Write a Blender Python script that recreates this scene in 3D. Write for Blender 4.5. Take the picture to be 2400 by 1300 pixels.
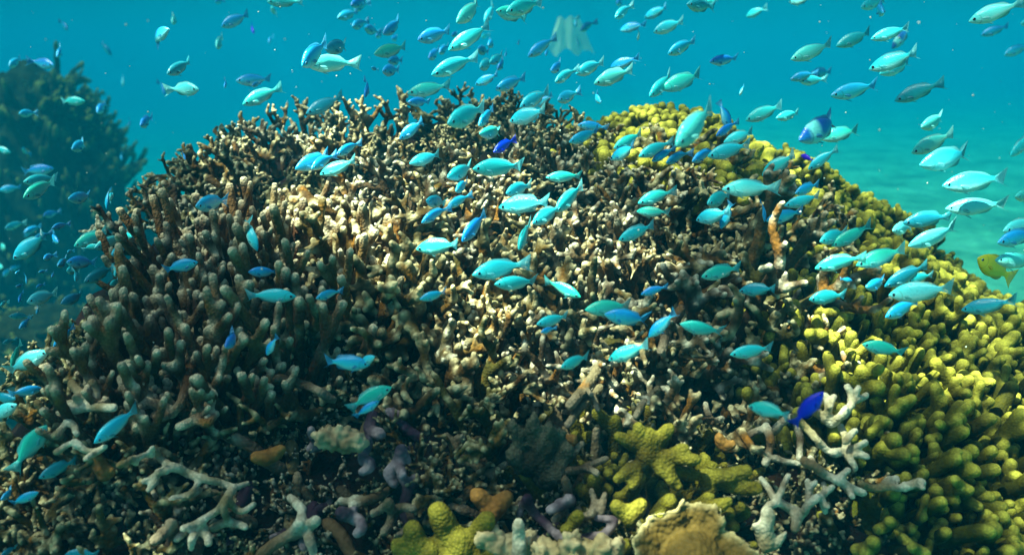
import bpy, bmesh, math, random
import numpy as np
from mathutils import Vector, Matrix, kdtree, noise

R = math.radians
rnd = random.Random(7)
for o in list(bpy.data.objects):
    bpy.data.objects.remove(o)
S = bpy.context.scene
COL = S.collection

# ------------------------------------------------------------------ camera
CAM_Z, PITCH, FPX = 1.35, R(14.0), 2078.0          # FPX: focal length in pixels of the 2400-wide photograph
cam = bpy.data.cameras.new('camera')
cam.sensor_width = 36.0
cam.lens = 36.0 * FPX / 2400.0
cam.clip_start, cam.clip_end = 0.02, 2000.0
cam.dof.use_dof = True
cam.dof.focus_distance = 1.30
cam.dof.aperture_fstop = 4.8
camo = bpy.data.objects.new('camera', cam)
COL.objects.link(camo)
camo.location = (0, 0, CAM_Z)
camo.rotation_euler = (math.pi / 2 - PITCH, 0, 0)
S.camera = camo
CP = Vector((0, 0, CAM_Z))
FWD = Vector((0, math.cos(PITCH), -math.sin(PITCH)))
RIGHT = Vector((1, 0, 0))
UP = RIGHT.cross(FWD)

# ------------------------------------------------------------------ sky, sun, exposure
SUN_EL, SUN_AZ = R(61), R(240)                     # azimuth of the sun, clockwise from +Y: high, on the left and a little behind the camera
w = bpy.data.worlds.new('World')
S.world = w
w.use_nodes = True
nt = w.node_tree
bg = nt.nodes['Background']
sky = nt.nodes.new('ShaderNodeTexSky')
sky.sky_type = 'NISHITA'
sky.sun_disc = False
sky.sun_elevation = SUN_EL
sky.sun_rotation = SUN_AZ
sky.air_density, sky.dust_density, sky.ozone_density = 0.7, 4.0, 0.3
nt.links.new(sky.outputs[0], bg.inputs[0])
bg.inputs[1].default_value = 0.05
sun = bpy.data.lights.new('sun', 'SUN')
sun.energy = 5.0
sun.angle = R(0.5)
sun.color = (1.0, 0.82, 0.58)
suno = bpy.data.objects.new('sun', sun)
COL.objects.link(suno)
sd = Vector((math.sin(SUN_AZ) * math.cos(SUN_EL), math.cos(SUN_AZ) * math.cos(SUN_EL), math.sin(SUN_EL)))
suno.rotation_euler = (-sd).to_track_quat('-Z', 'Y').to_euler()
suno.location = sd * 30
S.view_settings.view_transform = 'Standard'
S.view_settings.look = 'None'
S.view_settings.exposure = 2.85
S.view_settings.gamma = 1.0
S.cycles.volume_bounces = 1
S.cycles.max_bounces = 6
S.cycles.diffuse_bounces = 2
S.cycles.transparent_max_bounces = 12
HAZE_DENSITY, HAZE_COL, HAZE_ABS = 0.12, (0.001, 0.128, 0.205), (0.0, 0.55, 0.76)   # water: red is lost first


# ------------------------------------------------------------------ small helpers
def px_dir(x, y):
    return (FWD + RIGHT * ((x - 1200) / FPX) + UP * (-(y - 650) / FPX)).normalized()


def px_of(p):
    d = Vector(p) - CP
    k = d.dot(FWD)
    return 1200 + FPX * d.dot(RIGHT) / k, 650 - FPX * d.dot(UP) / k


def nz(x, y, z, s):
    return noise.noise(Vector((x * s, y * s, z * s)))


def mound(x, y):
    """height of the reef mound's rock at x, y"""
    u, v = x + 0.064, y - 2.06
    z = 1.165 * (1 - abs(u / 0.99) ** 5.4 - abs(v / 2.22) ** 1.8) if u < 0 else 1.165 * (1 - abs(u / 1.694) ** 2.68 - abs(v / 2.22) ** 1.8)
    z += 0.06 * math.exp(-((x - 0.36) / 0.22) ** 2 - ((y - 1.9) / 0.35) ** 2)
    if v > 0: z -= 1.165 * (abs(v / 0.706) ** 1.8 - abs(v / 2.22) ** 1.8)
    z += 0.04 * nz(x, y, 3.1, 2.3) + 0.055 * nz(x, y, 7.7, 6.0) + 0.012 * nz(x, y, 1.7, 17.0)
    return max(z, -3.2)


def hit(x, y, off=0.0, far=3.2):
    """distance along the ray of pixel x, y to the mound raised by off, or None"""
    d = px_dir(x, y)
    t = 0.45
    while t < far:
        p = CP + d * t
        if p.z < mound(p.x, p.y) + off:
            return t
        t += 0.008
    return None


def surf(x, y, off):
    t = hit(x, y, off)
    if t is None: t = 1.2
    return CP + px_dir(x, y) * t


def normal(x, y):
    e = 0.05
    return Vector((mound(x - e, y) - mound(x + e, y), mound(x, y - e) - mound(x, y + e), 2 * e)).normalized()


def tag(o, label=None, cat=None, group=None, kind=None):
    if label: o['label'] = label
    if cat: o['category'] = cat
    if group: o['group'] = group
    if kind: o['kind'] = kind
    return o


def link(name, me, parent=None):
    o = bpy.data.objects.new(name, me)
    COL.objects.link(o)
    if parent: o.parent = parent
    return o


def mesh_from(name, verts, faces, mats=(), smooth=True):
    me = bpy.data.meshes.new(name)
    me.from_pydata([tuple(v) for v in verts], [], faces)
    for m in mats: me.materials.append(m)
    if smooth:
        me.polygons.foreach_set('use_smooth', [True] * len(me.polygons))
    me.update()
    return me


def fattr(me, name, vals):
    a = me.attributes.new(name, 'FLOAT', 'POINT')
    a.data.foreach_set('value', np.asarray(vals, dtype=np.float32))


# ------------------------------------------------------------------ materials
def new_mat(name):
    m = bpy.data.materials.new(name)
    m.use_nodes = True
    t = m.node_tree
    return m, t, t.nodes['Principled BSDF'], t.nodes['Material Output']


def N(t, kind, **kw):
    n = t.nodes.new('ShaderNode' + kind)
    for k, v in kw.items():
        if k.startswith('i_'):
            n.inputs[k[2:].replace('_', ' ')].default_value = v
        else:
            setattr(n, k, v)
    return n


def mixc(t, fac, a, b):
    n = t.nodes.new('ShaderNodeMix')
    n.data_type = 'RGBA'
    for sock, v in ((n.inputs[0], fac), (n.inputs[6], a), (n.inputs[7], b)):
        if isinstance(v, bpy.types.NodeSocket): t.links.new(v, sock)
        elif isinstance(v, (int, float)): sock.default_value = v
        else: sock.default_value = (*v, 1)
    return n.outputs[2]


def ramp(t, fac, stops, interp='LINEAR'):
    n = t.nodes.new('ShaderNodeValToRGB')
    n.color_ramp.interpolation = interp
    e = n.color_ramp.elements
    while len(e) < len(stops): e.new(0.5)
    for q, (p, c) in zip(e, stops):
        q.position = p
        q.color = (*c, 1) if not isinstance(c, (int, float)) else (c, c, c, 1)
    t.links.new(fac, n.inputs[0])
    return n.outputs[0]


def math_(t, op, a, b=None):
    n = t.nodes.new('ShaderNodeMath')
    n.operation = op
    for i, v in enumerate((a, b)):
        if v is None: continue
        if isinstance(v, bpy.types.NodeSocket): t.links.new(v, n.inputs[i])
        else: n.inputs[i].default_value = v
    return n.outputs[0]


def coral_mat(name, dark, mid, light, tip, bump=0.7, bscale=260.0, tipmix=0.9, rust=0.0):
    m, t, p, out = new_mat(name)
    tc = N(t, 'TexCoord')
    oi = N(t, 'ObjectInfo')
    n1 = N(t, 'TexNoise', i_Scale=16.0, i_Detail=5.0, i_Roughness=0.65)
    add = N(t, 'VectorMath', operation='ADD')
    t.links.new(tc.outputs['Object'], add.inputs[0])
    t.links.new(oi.outputs['Location'], add.inputs[1])
    t.links.new(add.outputs[0], n1.inputs['Vector'])
    c = ramp(t, n1.outputs[0], ((0.30, dark), (0.52, mid), (0.72, light)))
    hs = N(t, 'HueSaturation')
    t.links.new(c, hs.inputs['Color'])
    t.links.new(math_(t, 'ADD', math_(t, 'MULTIPLY', oi.outputs['Random'], 0.05), 0.475), hs.inputs['Hue'])
    t.links.new(math_(t, 'ADD', math_(t, 'MULTIPLY', oi.outputs['Random'], 0.6), 0.70), hs.inputs['Value'])
    # rusty patches of algae and sponge on the stems
    n4 = N(t, 'TexNoise', i_Scale=27.0, i_Detail=3.0, i_Roughness=0.6)
    sh = N(t, 'VectorMath', operation='ADD')
    t.links.new(add.outputs[0], sh.inputs[0])
    sh.inputs[1].default_value = (3.7, 1.3, 8.1)
    t.links.new(sh.outputs[0], n4.inputs['Vector'])
    rust_c = mixc(t, math_(t, 'MULTIPLY', ramp(t, n4.outputs[0], ((0.56, 0.0), (0.66, 1.0))), rust), hs.outputs[0], (0.30, 0.125, 0.016))
    at = N(t, 'Attribute', attribute_name='tip')
    n2 = N(t, 'TexNoise', i_Scale=60.0, i_Detail=2.0)
    t.links.new(add.outputs[0], n2.inputs['Vector'])
    tf = math_(t, 'MULTIPLY', at.outputs['Fac'], math_(t, 'MULTIPLY', n2.outputs[0], tipmix * 2.0))
    tfn = t.nodes.new('ShaderNodeClamp')
    t.links.new(tf, tfn.inputs[0])
    c2 = mixc(t, tfn.outputs[0], rust_c, tip)
    v = N(t, 'TexVoronoi', i_Scale=bscale)
    t.links.new(tc.outputs['Object'], v.inputs['Vector'])
    # the polyps: paler cups on a darker skeleton
    c3 = mixc(t, math_(t, 'MULTIPLY', v.outputs['Distance'], 0.55), c2, dark)
    t.links.new(c3, p.inputs['Base Color'])
    p.inputs['Roughness'].default_value = 0.75
    p.inputs['Specular IOR Level'].default_value = 0.10
    b = N(t, 'Bump', i_Strength=bump, i_Distance=0.002)
    b.invert = True
    t.links.new(v.outputs['Distance'], b.inputs['Height'])
    t.links.new(b.outputs[0], p.inputs['Normal'])
    return m


M = {}
M['bushy'] = coral_mat('bushy_coral_brown', (0.020, 0.009, 0.002), (0.075, 0.040, 0.008), (0.18, 0.105, 0.026), (0.85, 0.72, 0.42), rust=0.75)
M['olive'] = coral_mat('bushy_coral_olive', (0.013, 0.010, 0.002), (0.050, 0.038, 0.007), (0.12, 0.090, 0.018), (0.74, 0.66, 0.38), tipmix=0.75, rust=0.75)
M['grey'] = coral_mat('bushy_coral_grey', (0.020, 0.012, 0.005), (0.072, 0.046, 0.020), (0.17, 0.115, 0.055), (0.88, 0.80, 0.60), rust=0.75)
M['tall'] = coral_mat('tall_coral_tan', (0.035, 0.014, 0.004), (0.135, 0.068, 0.025), (0.32, 0.20, 0.095), (0.92, 0.78, 0.54), bump=0.9, bscale=340, rust=0.75)
M['yellow'] = coral_mat('finger_coral_yellow', (0.011, 0.013, 0.0006), (0.046, 0.045, 0.0013), (0.118, 0.106, 0.003), (0.74, 0.66, 0.09), bump=0.45, bscale=330, tipmix=0.7)
M['antler'] = coral_mat('antler_coral_cream', (0.09, 0.060, 0.025), (0.23, 0.165, 0.075), (0.38, 0.29, 0.16), (0.90, 0.82, 0.62), bump=0.5, bscale=260)
M['dead'] = coral_mat('dead_branch', (0.05, 0.035, 0.02), (0.14, 0.10, 0.06), (0.24, 0.18, 0.11), (0.40, 0.32, 0.22), bump=0.9, bscale=240, rust=0.75)
M['purple'] = coral_mat('purple_crust', (0.016, 0.007, 0.016), (0.055, 0.026, 0.055), (0.15, 0.09, 0.13), (0.50, 0.40, 0.42), bump=0.8, bscale=150)
M['sponge'] = coral_mat('orange_sponge', (0.05, 0.015, 0.003), (0.15, 0.050, 0.009), (0.28, 0.115, 0.022), (0.4, 0.2, 0.05), bump=0.6, bscale=180)
M['chalk'] = coral_mat('chalky_rock', (0.10, 0.065, 0.024), (0.30, 0.21, 0.09), (0.60, 0.45, 0.23), (0.75, 0.6, 0.36), bump=0.7, bscale=120)
M['dark_soft'] = coral_mat('dark_soft_coral', (0.006, 0.008, 0.005), (0.020, 0.024, 0.014), (0.05, 0.052, 0.032), (0.15, 0.14, 0.09), bump=0.9, bscale=300)
M['plate'] = coral_mat('plate_coral', (0.045, 0.032, 0.005), (0.14, 0.098, 0.018), (0.25, 0.18, 0.045), (0.80, 0.66, 0.34), bump=1.0, bscale=190)
M['knob'] = coral_mat('olive_knob_coral', (0.018, 0.013, 0.0006), (0.055, 0.040, 0.0012), (0.12, 0.088, 0.003), (0.46, 0.40, 0.05), bump=0.8, bscale=300, tipmix=0.6)
M['far'] = coral_mat('far_coral_head', (0.012, 0.013, 0.004), (0.04, 0.042, 0.012), (0.09, 0.085, 0.022), (0.40, 0.36, 0.10), bump=0.5, bscale=40)


def rock_mat(name, stops, scale, bump, bd):
    m, t, p, out = new_mat(name)
    tc = N(t, 'TexCoord')
    n1 = N(t, 'TexNoise', i_Scale=scale, i_Detail=8.0, i_Roughness=0.7)
    t.links.new(tc.outputs['Object'], n1.inputs['Vector'])
    t.links.new(ramp(t, n1.outputs[0], stops), p.inputs['Base Color'])
    p.inputs['Roughness'].default_value = 0.9
    p.inputs['Specular IOR Level'].default_value = 0.05
    n2 = N(t, 'TexNoise', i_Scale=scale * 4, i_Detail=6.0, i_Roughness=0.75)
    t.links.new(tc.outputs['Object'], n2.inputs['Vector'])
    b = N(t, 'Bump', i_Strength=bump, i_Distance=bd)
    t.links.new(n2.outputs[0], b.inputs['Height'])
    t.links.new(b.outputs[0], p.inputs['Normal'])
    return m


M['rock'] = rock_mat('reef_rock', ((0.30, (0.004, 0.003, 0.003)), (0.46, (0.012, 0.008, 0.005)), (0.56, (0.014, 0.008, 0.012)),
                                  (0.66, (0.035, 0.015, 0.005)), (0.80, (0.07, 0.05, 0.03))), 11.0, 1.0, 0.02)
M['sand'] = rock_mat('sand', ((0.30, (0.10, 0.19, 0.09)), (0.50, (0.26, 0.42, 0.22)), (0.70, (0.45, 0.62, 0.36))), 0.55, 0.5, 0.08)


def fish_mat(name, back, side, belly, finc, stripe=None, cob=0.0):
    m, t, p, out = new_mat(name)
    ab = N(t, 'Attribute', attribute_name='back')
    af = N(t, 'Attribute', attribute_name='fin')
    al = N(t, 'Attribute', attribute_name='along')
    tc = N(t, 'TexCoord')
    oi = N(t, 'ObjectInfo')
    n = N(t, 'TexNoise', i_Scale=9.0, i_Detail=3.0)
    add = N(t, 'VectorMath', operation='ADD')
    t.links.new(tc.outputs['Object'], add.inputs[0])
    t.links.new(oi.outputs['Location'], add.inputs[1])
    t.links.new(add.outputs[0], n.inputs['Vector'])
    f = math_(t, 'ADD', ab.outputs['Fac'], math_(t, 'MULTIPLY', math_(t, 'SUBTRACT', n.outputs[0], 0.5), 0.28))
    c = ramp(t, f, ((0.10, belly), (0.42, side), (0.80, back)))
    if stripe:
        s = ramp(t, al.outputs['Fac'], stripe[1])
        c = mixc(t, s, c, stripe[0])
    # the edge of the gill cover, bowed backwards at mid height
    bow = math_(t, 'SUBTRACT', ab.outputs['Fac'], 0.45)
    gl = math_(t, 'ADD', al.outputs['Fac'], math_(t, 'MULTIPLY', math_(t, 'MULTIPLY', bow, bow), 0.35))
    gill = ramp(t, gl, ((0.205, 0.0), (0.222, 0.55), (0.235, 0.0)))
    c = mixc(t, gill, c, tuple(q * 0.35 for q in side))
    hs = N(t, 'HueSaturation')
    t.links.new(c, hs.inputs['Color'])
    t.links.new(math_(t, 'ADD', math_(t, 'MULTIPLY', oi.outputs['Random'], 0.04), 0.48), hs.inputs['Hue'])
    t.links.new(math_(t, 'ADD', math_(t, 'MULTIPLY', oi.outputs['Random'], 0.25), 0.84), hs.inputs['Value'])
    c = mixc(t, af.outputs['Fac'], hs.outputs[0], finc)
    # scale rows: a fine diamond grain
    v = N(t, 'TexVoronoi', i_Scale=46.0)
    mp = N(t, 'Mapping')
    mp.inputs['Scale'].default_value = (1.0, 1.0, 1.3)
    t.links.new(tc.outputs['Object'], mp.inputs['Vector'])
    t.links.new(mp.outputs[0], v.inputs['Vector'])
    c = mixc(t, math_(t, 'MULTIPLY', v.outputs['Distance'], 0.25), c, tuple(q * 0.55 for q in side))
    t.links.new(c, p.inputs['Base Color'])
    p.inputs['Roughness'].default_value = 0.30
    p.inputs['Specular IOR Level'].default_value = 0.6
    b = N(t, 'Bump', i_Strength=0.18, i_Distance=0.01)
    t.links.new(v.outputs['Distance'], b.inputs['Height'])
    t.links.new(b.outputs[0], p.inputs['Normal'])
    tl = N(t, 'BsdfTranslucent')
    t.links.new(c, tl.inputs[0])
    tr = N(t, 'BsdfTransparent')
    m1 = N(t, 'MixShader')
    m1.inputs[0].default_value = 0.5
    t.links.new(tl.outputs[0], m1.inputs[1])
    t.links.new(tr.outputs[0], m1.inputs[2])
    m2 = N(t, 'MixShader')
    t.links.new(math_(t, 'MULTIPLY', af.outputs['Fac'], 0.74), m2.inputs[0])
    t.links.new(p.outputs[0], m2.inputs[1])
    t.links.new(m1.outputs[0], m2.inputs[2])
    t.links.new(m2.outputs[0], out.inputs['Surface'])
    return m


BAND = (0.0, 0.0), (0.30, 0.0), (0.36, 1.0), (0.48, 1.0), (0.54, 0.0)
FM = {
    'c': fish_mat('fish_turquoise', (0.012, 0.66, 0.84), (0.06, 0.78, 0.86), (0.46, 0.84, 0.82), (0.20, 0.72, 0.84)),
    'b': fish_mat('fish_blue_back', (0.004, 0.38, 0.90), (0.04, 0.68, 0.90), (0.40, 0.80, 0.86), (0.06, 0.48, 0.86)),
    'g': fish_mat('fish_green_back', (0.015, 0.62, 0.52), (0.06, 0.74, 0.72), (0.40, 0.80, 0.76), (0.12, 0.66, 0.74)),
    't': fish_mat('fish_dull_teal', (0.008, 0.30, 0.46), (0.02, 0.44, 0.56), (0.16, 0.58, 0.62), (0.06, 0.48, 0.62)),
    'd': fish_mat('fish_dusky_blue', (0.003, 0.26, 0.72), (0.012, 0.46, 0.76), (0.20, 0.66, 0.78), (0.05, 0.40, 0.76)),
    'v': fish_mat('fish_cobalt', (0.0, 0.012, 0.70), (0.0, 0.028, 0.88), (0.0, 0.06, 0.86), (0.0, 0.04, 0.80)),
    'y': fish_mat('fish_yellow', (0.74, 0.68, 0.004), (0.84, 0.78, 0.006), (0.80, 0.74, 0.01), (0.78, 0.74, 0.02)),
    'p': fish_mat('fish_pale_mint', (0.06, 0.76, 0.82), (0.20, 0.84, 0.84), (0.60, 0.88, 0.80), (0.25, 0.76, 0.82)),
    's': fish_mat('fish_banded', (0.003, 0.10, 0.42), (0.006, 0.20, 0.52), (0.20, 0.55, 0.60), (0.03, 0.26, 0.55),
                  stripe=((0.16, 0.76, 0.76), ((0.16, 0.0), (0.24, 1.0), (0.36, 1.0), (0.44, 0.0), (0.74, 0.0), (0.80, 0.8)))),
}
m_, t_, p_, o_ = new_mat('eye_pupil')
p_.inputs['Base Color'].default_value = (0.004, 0.004, 0.02, 1)
p_.inputs['Roughness'].default_value = 0.15
M['pupil'] = m_
m_, t_, p_, o_ = new_mat('eye_iris')
p_.inputs['Base Color'].default_value = (0.10, 0.42, 0.60, 1)
p_.inputs['Roughness'].default_value = 0.25
M['iris'] = m_

# ------------------------------------------------------------------ the setting: seabed, mound rock, water surface


def seabed_z(x, y):
    z = -3.1 + 0.20 * max(-6.0, min(x, 5.0)) + 0.10 * nz(x, y, 0.3, 0.55) + 0.03 * nz(x, y, 2.3, 2.1)
    if x > 0.8: z += 0.10 * min(1.5, x - 0.8)
    return z


def grid(name, xs, ys, fn, mat):
    nx, ny = len(xs), len(ys)
    v = [(x, y, fn(x, y)) for y in ys for x in xs]
    f = [(j * nx + i, j * nx + i + 1, (j + 1) * nx + i + 1, (j + 1) * nx + i) for j in range(ny - 1) for i in range(nx - 1)]
    return link(name, mesh_from(name, v, f, (mat,)))


def spaced(a, b, n, k=2.2):
    u = np.linspace(-1, 1, n)
    return [float(q) for q in (a + b) / 2 + (b - a) / 2 * np.sign(u) * np.abs(u) ** k]


bed = grid('seabed', spaced(-240, 240, 220, 3.2), spaced(-240, 240, 220, 3.2), seabed_z, M['sand'])
tag(bed, kind='structure')
reef = grid('reef_terrain', [float(q) for q in np.linspace(-1.45, 2.5, 240)], [float(q) for q in np.linspace(-1.6, 3.2, 240)],
            lambda x, y: mound(x, y) + 0.02 * nz(x, y, 0, 24) + 0.010 * nz(x, y, 5, 55), M['rock'])
tag(reef, kind='structure')

LIGHT_SHADE_SPOTS = ((740, 490, 185, 1.3), (900, 570, 120, 0.8), (600, 330, 90, 0.6), (1180, 430, 110, 0.5), (1330, 770, 90, 0.7), (1500, 680, 90, 0.5), (430, 480, 60, 0.9), (1080, 760, 110, 0.9), (1330, 660, 80, 0.7), (1960, 770, 130, 1.0), (2250, 830, 100, 0.9),
         (2150, 640, 110, 0.6), (1850, 380, 90, 0.6), (1500, 290, 100, 0.5), (800, 290, 120, 0.6), (700, 390, 90, 0.5), (1990, 1020, 90, 0.7), (490, 1230, 90, 0.8),
         (200, 920, 80, 0.6), (1620, 1265, 80, 0.8), (800, 1025, 40, 1.0), (1380, 880, 90, 0.6), (1180, 1280, 70, 0.8), (2050, 970, 80, 0.6), (960, 620, 80, 0.7),
         (560, 860, 210, -1.0), (760, 930, 160, -0.9), (420, 800, 120, -0.7), (2250, 1020, 120, -0.5), (2080, 1250, 130, -0.6), (1480, 560, 70, -0.4), (1640, 640, 70, -0.4), (950, 1120, 200, -1.0), (1260, 1060, 140, -0.9), (640, 1130, 160, -0.9), (130, 1160, 150, -0.7), (300, 860, 100, -0.6), (1470, 930, 80, -0.4), (1900, 1180, 90, -0.4), (2300, 1180, 130, -0.4), (380, 720, 90, -0.4))  # where the gobo's painted light and shade spots fall on the reef
# unseen sea surface, four metres up: a gobo, sunlight dapple painted into its transparency
WATER_Z = 4.1
m, t, p, out = new_mat('sea_surface_gobo')
tc = N(t, 'TexCoord')
n0 = N(t, 'TexNoise', i_Scale=2.6, i_Detail=2.0)
t.links.new(tc.outputs['Object'], n0.inputs['Vector'])
ad = N(t, 'VectorMath', operation='MULTIPLY_ADD')
t.links.new(n0.outputs['Color'], ad.inputs[0])
ad.inputs[1].default_value = (0.35, 0.35, 0.0)
t.links.new(tc.outputs['Object'], ad.inputs[2])
vo = N(t, 'TexVoronoi', feature='SMOOTH_F1', i_Scale=5.2, i_Smoothness=0.35)
t.links.new(ad.outputs[0], vo.inputs['Vector'])
n3 = N(t, 'TexNoise', i_Scale=1.9, i_Detail=1.0)
t.links.new(tc.outputs['Object'], n3.inputs['Vector'])
vf = N(t, 'TexVoronoi', feature='SMOOTH_F1', i_Scale=15.0, i_Smoothness=0.25)
t.links.new(ad.outputs[0], vf.inputs['Vector'])
fac = math_(t, 'ADD', math_(t, 'MULTIPLY', vo.outputs['Distance'], 0.55), math_(t, 'MULTIPLY', n3.outputs[0], 0.70))
fac = math_(t, 'ADD', fac, math_(t, 'MULTIPLY', vf.outputs['Distance'], 0.30))
# broad shade painted into the gobo, dims the water far left
bigd = N(t, 'VectorMath', operation='DISTANCE')
t.links.new(tc.outputs['Object'], bigd.inputs[0])
bigd.inputs[1].default_value = (-9.5, 7.0, WATER_Z)
bigf = N(t, 'MapRange', interpolation_type='SMOOTHSTEP')
t.links.new(bigd.outputs['Value'], bigf.inputs[0])
for q_, v_ in zip((1, 2, 3, 4), (8.5, 3.0, 0.0, 0.09)): bigf.inputs[q_].default_value = v_
# away from the mound the painted dapple fades towards an even tone
calm = N(t, 'VectorMath', operation='DISTANCE')
t.links.new(tc.outputs['Object'], calm.inputs[0])
calm.inputs[1].default_value = (-0.9, 0.6, WATER_Z)
evenf = N(t, 'MapRange', interpolation_type='SMOOTHSTEP')
t.links.new(calm.outputs['Value'], evenf.inputs[0])
for q_, v_ in zip((1, 2, 3, 4), (2.6, 5.5, 0.0, 0.80)): evenf.inputs[q_].default_value = v_
mf = N(t, 'Mix')
t.links.new(evenf.outputs[0], mf.inputs[0])
t.links.new(fac, mf.inputs[2])
mf.inputs[3].default_value = 0.80
fac = math_(t, 'SUBTRACT', mf.outputs[0], bigf.outputs[0])
# hand-placed spots painted into the gobo: pools of light and shade on the reef
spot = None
for fx, fy, rp, gain in LIGHT_SHADE_SPOTS:
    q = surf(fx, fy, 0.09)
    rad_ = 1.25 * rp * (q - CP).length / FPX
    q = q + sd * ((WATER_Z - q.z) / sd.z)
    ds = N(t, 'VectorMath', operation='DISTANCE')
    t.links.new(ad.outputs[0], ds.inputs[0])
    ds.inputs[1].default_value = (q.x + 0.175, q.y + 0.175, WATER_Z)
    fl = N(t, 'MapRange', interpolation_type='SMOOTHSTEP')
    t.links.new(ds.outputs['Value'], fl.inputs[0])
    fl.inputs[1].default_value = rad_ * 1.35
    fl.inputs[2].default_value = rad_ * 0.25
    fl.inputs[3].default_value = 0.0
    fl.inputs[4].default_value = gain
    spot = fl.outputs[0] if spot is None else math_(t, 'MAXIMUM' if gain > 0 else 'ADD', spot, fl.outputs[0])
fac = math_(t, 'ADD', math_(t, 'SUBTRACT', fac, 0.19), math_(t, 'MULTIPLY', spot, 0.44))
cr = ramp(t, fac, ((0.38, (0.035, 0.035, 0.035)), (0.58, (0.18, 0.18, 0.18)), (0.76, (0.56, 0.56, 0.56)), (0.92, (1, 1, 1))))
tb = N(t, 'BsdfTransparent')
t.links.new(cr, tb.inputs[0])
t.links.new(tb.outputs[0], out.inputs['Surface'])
M['sea_surface_gobo'] = m
tag(grid('water_surface_gobo', spaced(-250, 250, 161), spaced(-250, 250, 161), lambda x, y: WATER_Z + 0.03 * nz(x, y, 0, 1.1), m), kind='structure')

# the water itself, between the sea floor and the surface
m = bpy.data.materials.new('water_haze')
m.use_nodes = True
t = m.node_tree
t.nodes.remove(t.nodes['Principled BSDF'])
pv = N(t, 'VolumePrincipled')
pv.inputs['Color'].default_value = (*HAZE_COL, 1)
pv.inputs['Absorption Color'].default_value = (*HAZE_ABS, 1)
pv.inputs['Density'].default_value = HAZE_DENSITY
pv.inputs['Anisotropy'].default_value = 0.0
t.links.new(pv.outputs[0], t.nodes['Material Output'].inputs['Volume'])
bm = bmesh.new()
bmesh.ops.create_cube(bm, size=1.0)
bmesh.ops.scale(bm, vec=(480, 480, 10.0), verts=bm.verts)
me = bpy.data.meshes.new('haze')
bm.to_mesh(me)
bm.free()
me.materials.append(m)
hz = link('haze', me)
hz.location = (0, 0, WATER_Z + 0.12 - 5.0)
tag(hz, kind='stuff')

# ------------------------------------------------------------------ coral builders


def tube(V, F, pts, rad, seg=9):
    """one closed tapering branch with rounded ends"""
    pts = [Vector(q) for q in pts]
    n = len(pts)
    rings = []
    tang = [(pts[min(i + 1, n - 1)] - pts[max(i - 1, 0)]).normalized() for i in range(n)]
    P, T, Q = list(pts), list(tang), list(rad)
    for k in (35, 65, 85):                         # rounded tip
        P.append(pts[-1] + tang[-1] * rad[-1] * math.sin(R(k)))
        T.append(tang[-1])
        Q.append(rad[-1] * math.cos(R(k)))
    for k in (60,):
        P.insert(0, pts[0] - tang[0] * rad[0] * math.sin(R(k)))
        T.insert(0, tang[0])
        Q.insert(0, rad[0] * math.cos(R(k)))
    side = T[0].orthogonal().normalized()
    base = len(V)
    for q, tt, r in zip(P, T, Q):
        side = (side - tt * side.dot(tt)).normalized()
        up = tt.cross(side)
        for i in range(seg):
            a = 2 * math.pi * i / seg
            V.append(q + side * (math.cos(a) * r) + up * (math.sin(a) * r))
    m_ = len(P)
    for j in range(m_ - 1):
        for i in range(seg):
            a, b = base + j * seg + i, base + j * seg + (i + 1) % seg
            F.append((a, b, b + seg, a + seg))
    F.append(tuple(base + i for i in reversed(range(seg))))
    F.append(tuple(base + (m_ - 1) * seg + i for i in range(seg)))


def wander(rg, p, d, length, n, wob, lift=0.0):
    pts = [Vector(p)]
    d = Vector(d).normalized()
    for i in range(n):
        d = (d + Vector((rg.gauss(0, wob), rg.gauss(0, wob), rg.gauss(0, wob) + lift))).normalized()
        pts.append(pts[-1] + d * (length / n))
    return pts


def tilt(rg, d, ang):
    d = Vector(d).normalized()
    o = d.orthogonal().normalized()
    o.rotate(Matrix.Rotation(rg.uniform(0, 2 * math.pi), 3, d))
    return (d * math.cos(ang) + o * math.sin(ang)).normalized()


def remesh(name, V, F, voxel, mat, tips, tipd, bumps=0.0008, bscale=120.0, iters=3):
    """fuse the branches into one skin, roughen it and note how near each point is to a growing tip"""
    me = mesh_from(name, V, F)
    o = bpy.data.objects.new(name, me)
    COL.objects.link(o)
    md = o.modifiers.new('r', 'REMESH')
    md.mode = 'VOXEL'
    md.voxel_size = voxel
    sm = o.modifiers.new('s', 'SMOOTH')
    sm.factor, sm.iterations = 0.5, iters
    dg = bpy.context.evaluated_depsgraph_get()
    me2 = bpy.data.meshes.new_from_object(o.evaluated_get(dg))
    bpy.data.objects.remove(o)
    bpy.data.meshes.remove(me)
    me2.name = name
    n = len(me2.vertices)
    kd = kdtree.KDTree(len(tips))
    for i, q in enumerate(tips): kd.insert(q, i)
    kd.balance()
    co = np.empty(n * 3, dtype=np.float32)
    me2.vertices.foreach_get('co', co)
    no = np.empty(n * 3, dtype=np.float32)
    me2.vertex_normals.foreach_get('vector', no)
    co, no = co.reshape(-1, 3), no.reshape(-1, 3)
    tp = np.empty(n)
    for i in range(n):
        v = Vector(co[i])
        tp[i] = math.exp(-(kd.find(v)[2] / tipd) ** 2)
        if bumps:
            co[i] += no[i] * (bumps * noise.noise(v * bscale) + bumps * 0.7 * noise.noise(v * (bscale * 2.7)))
    me2.vertices.foreach_set('co', co.ravel())
    me2.polygons.foreach_set('use_smooth', [True] * len(me2.polygons))
    me2.materials.clear()
    me2.materials.append(mat)
    fattr(me2, 'tip', tp)
    me2.update()
    return me2


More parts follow.
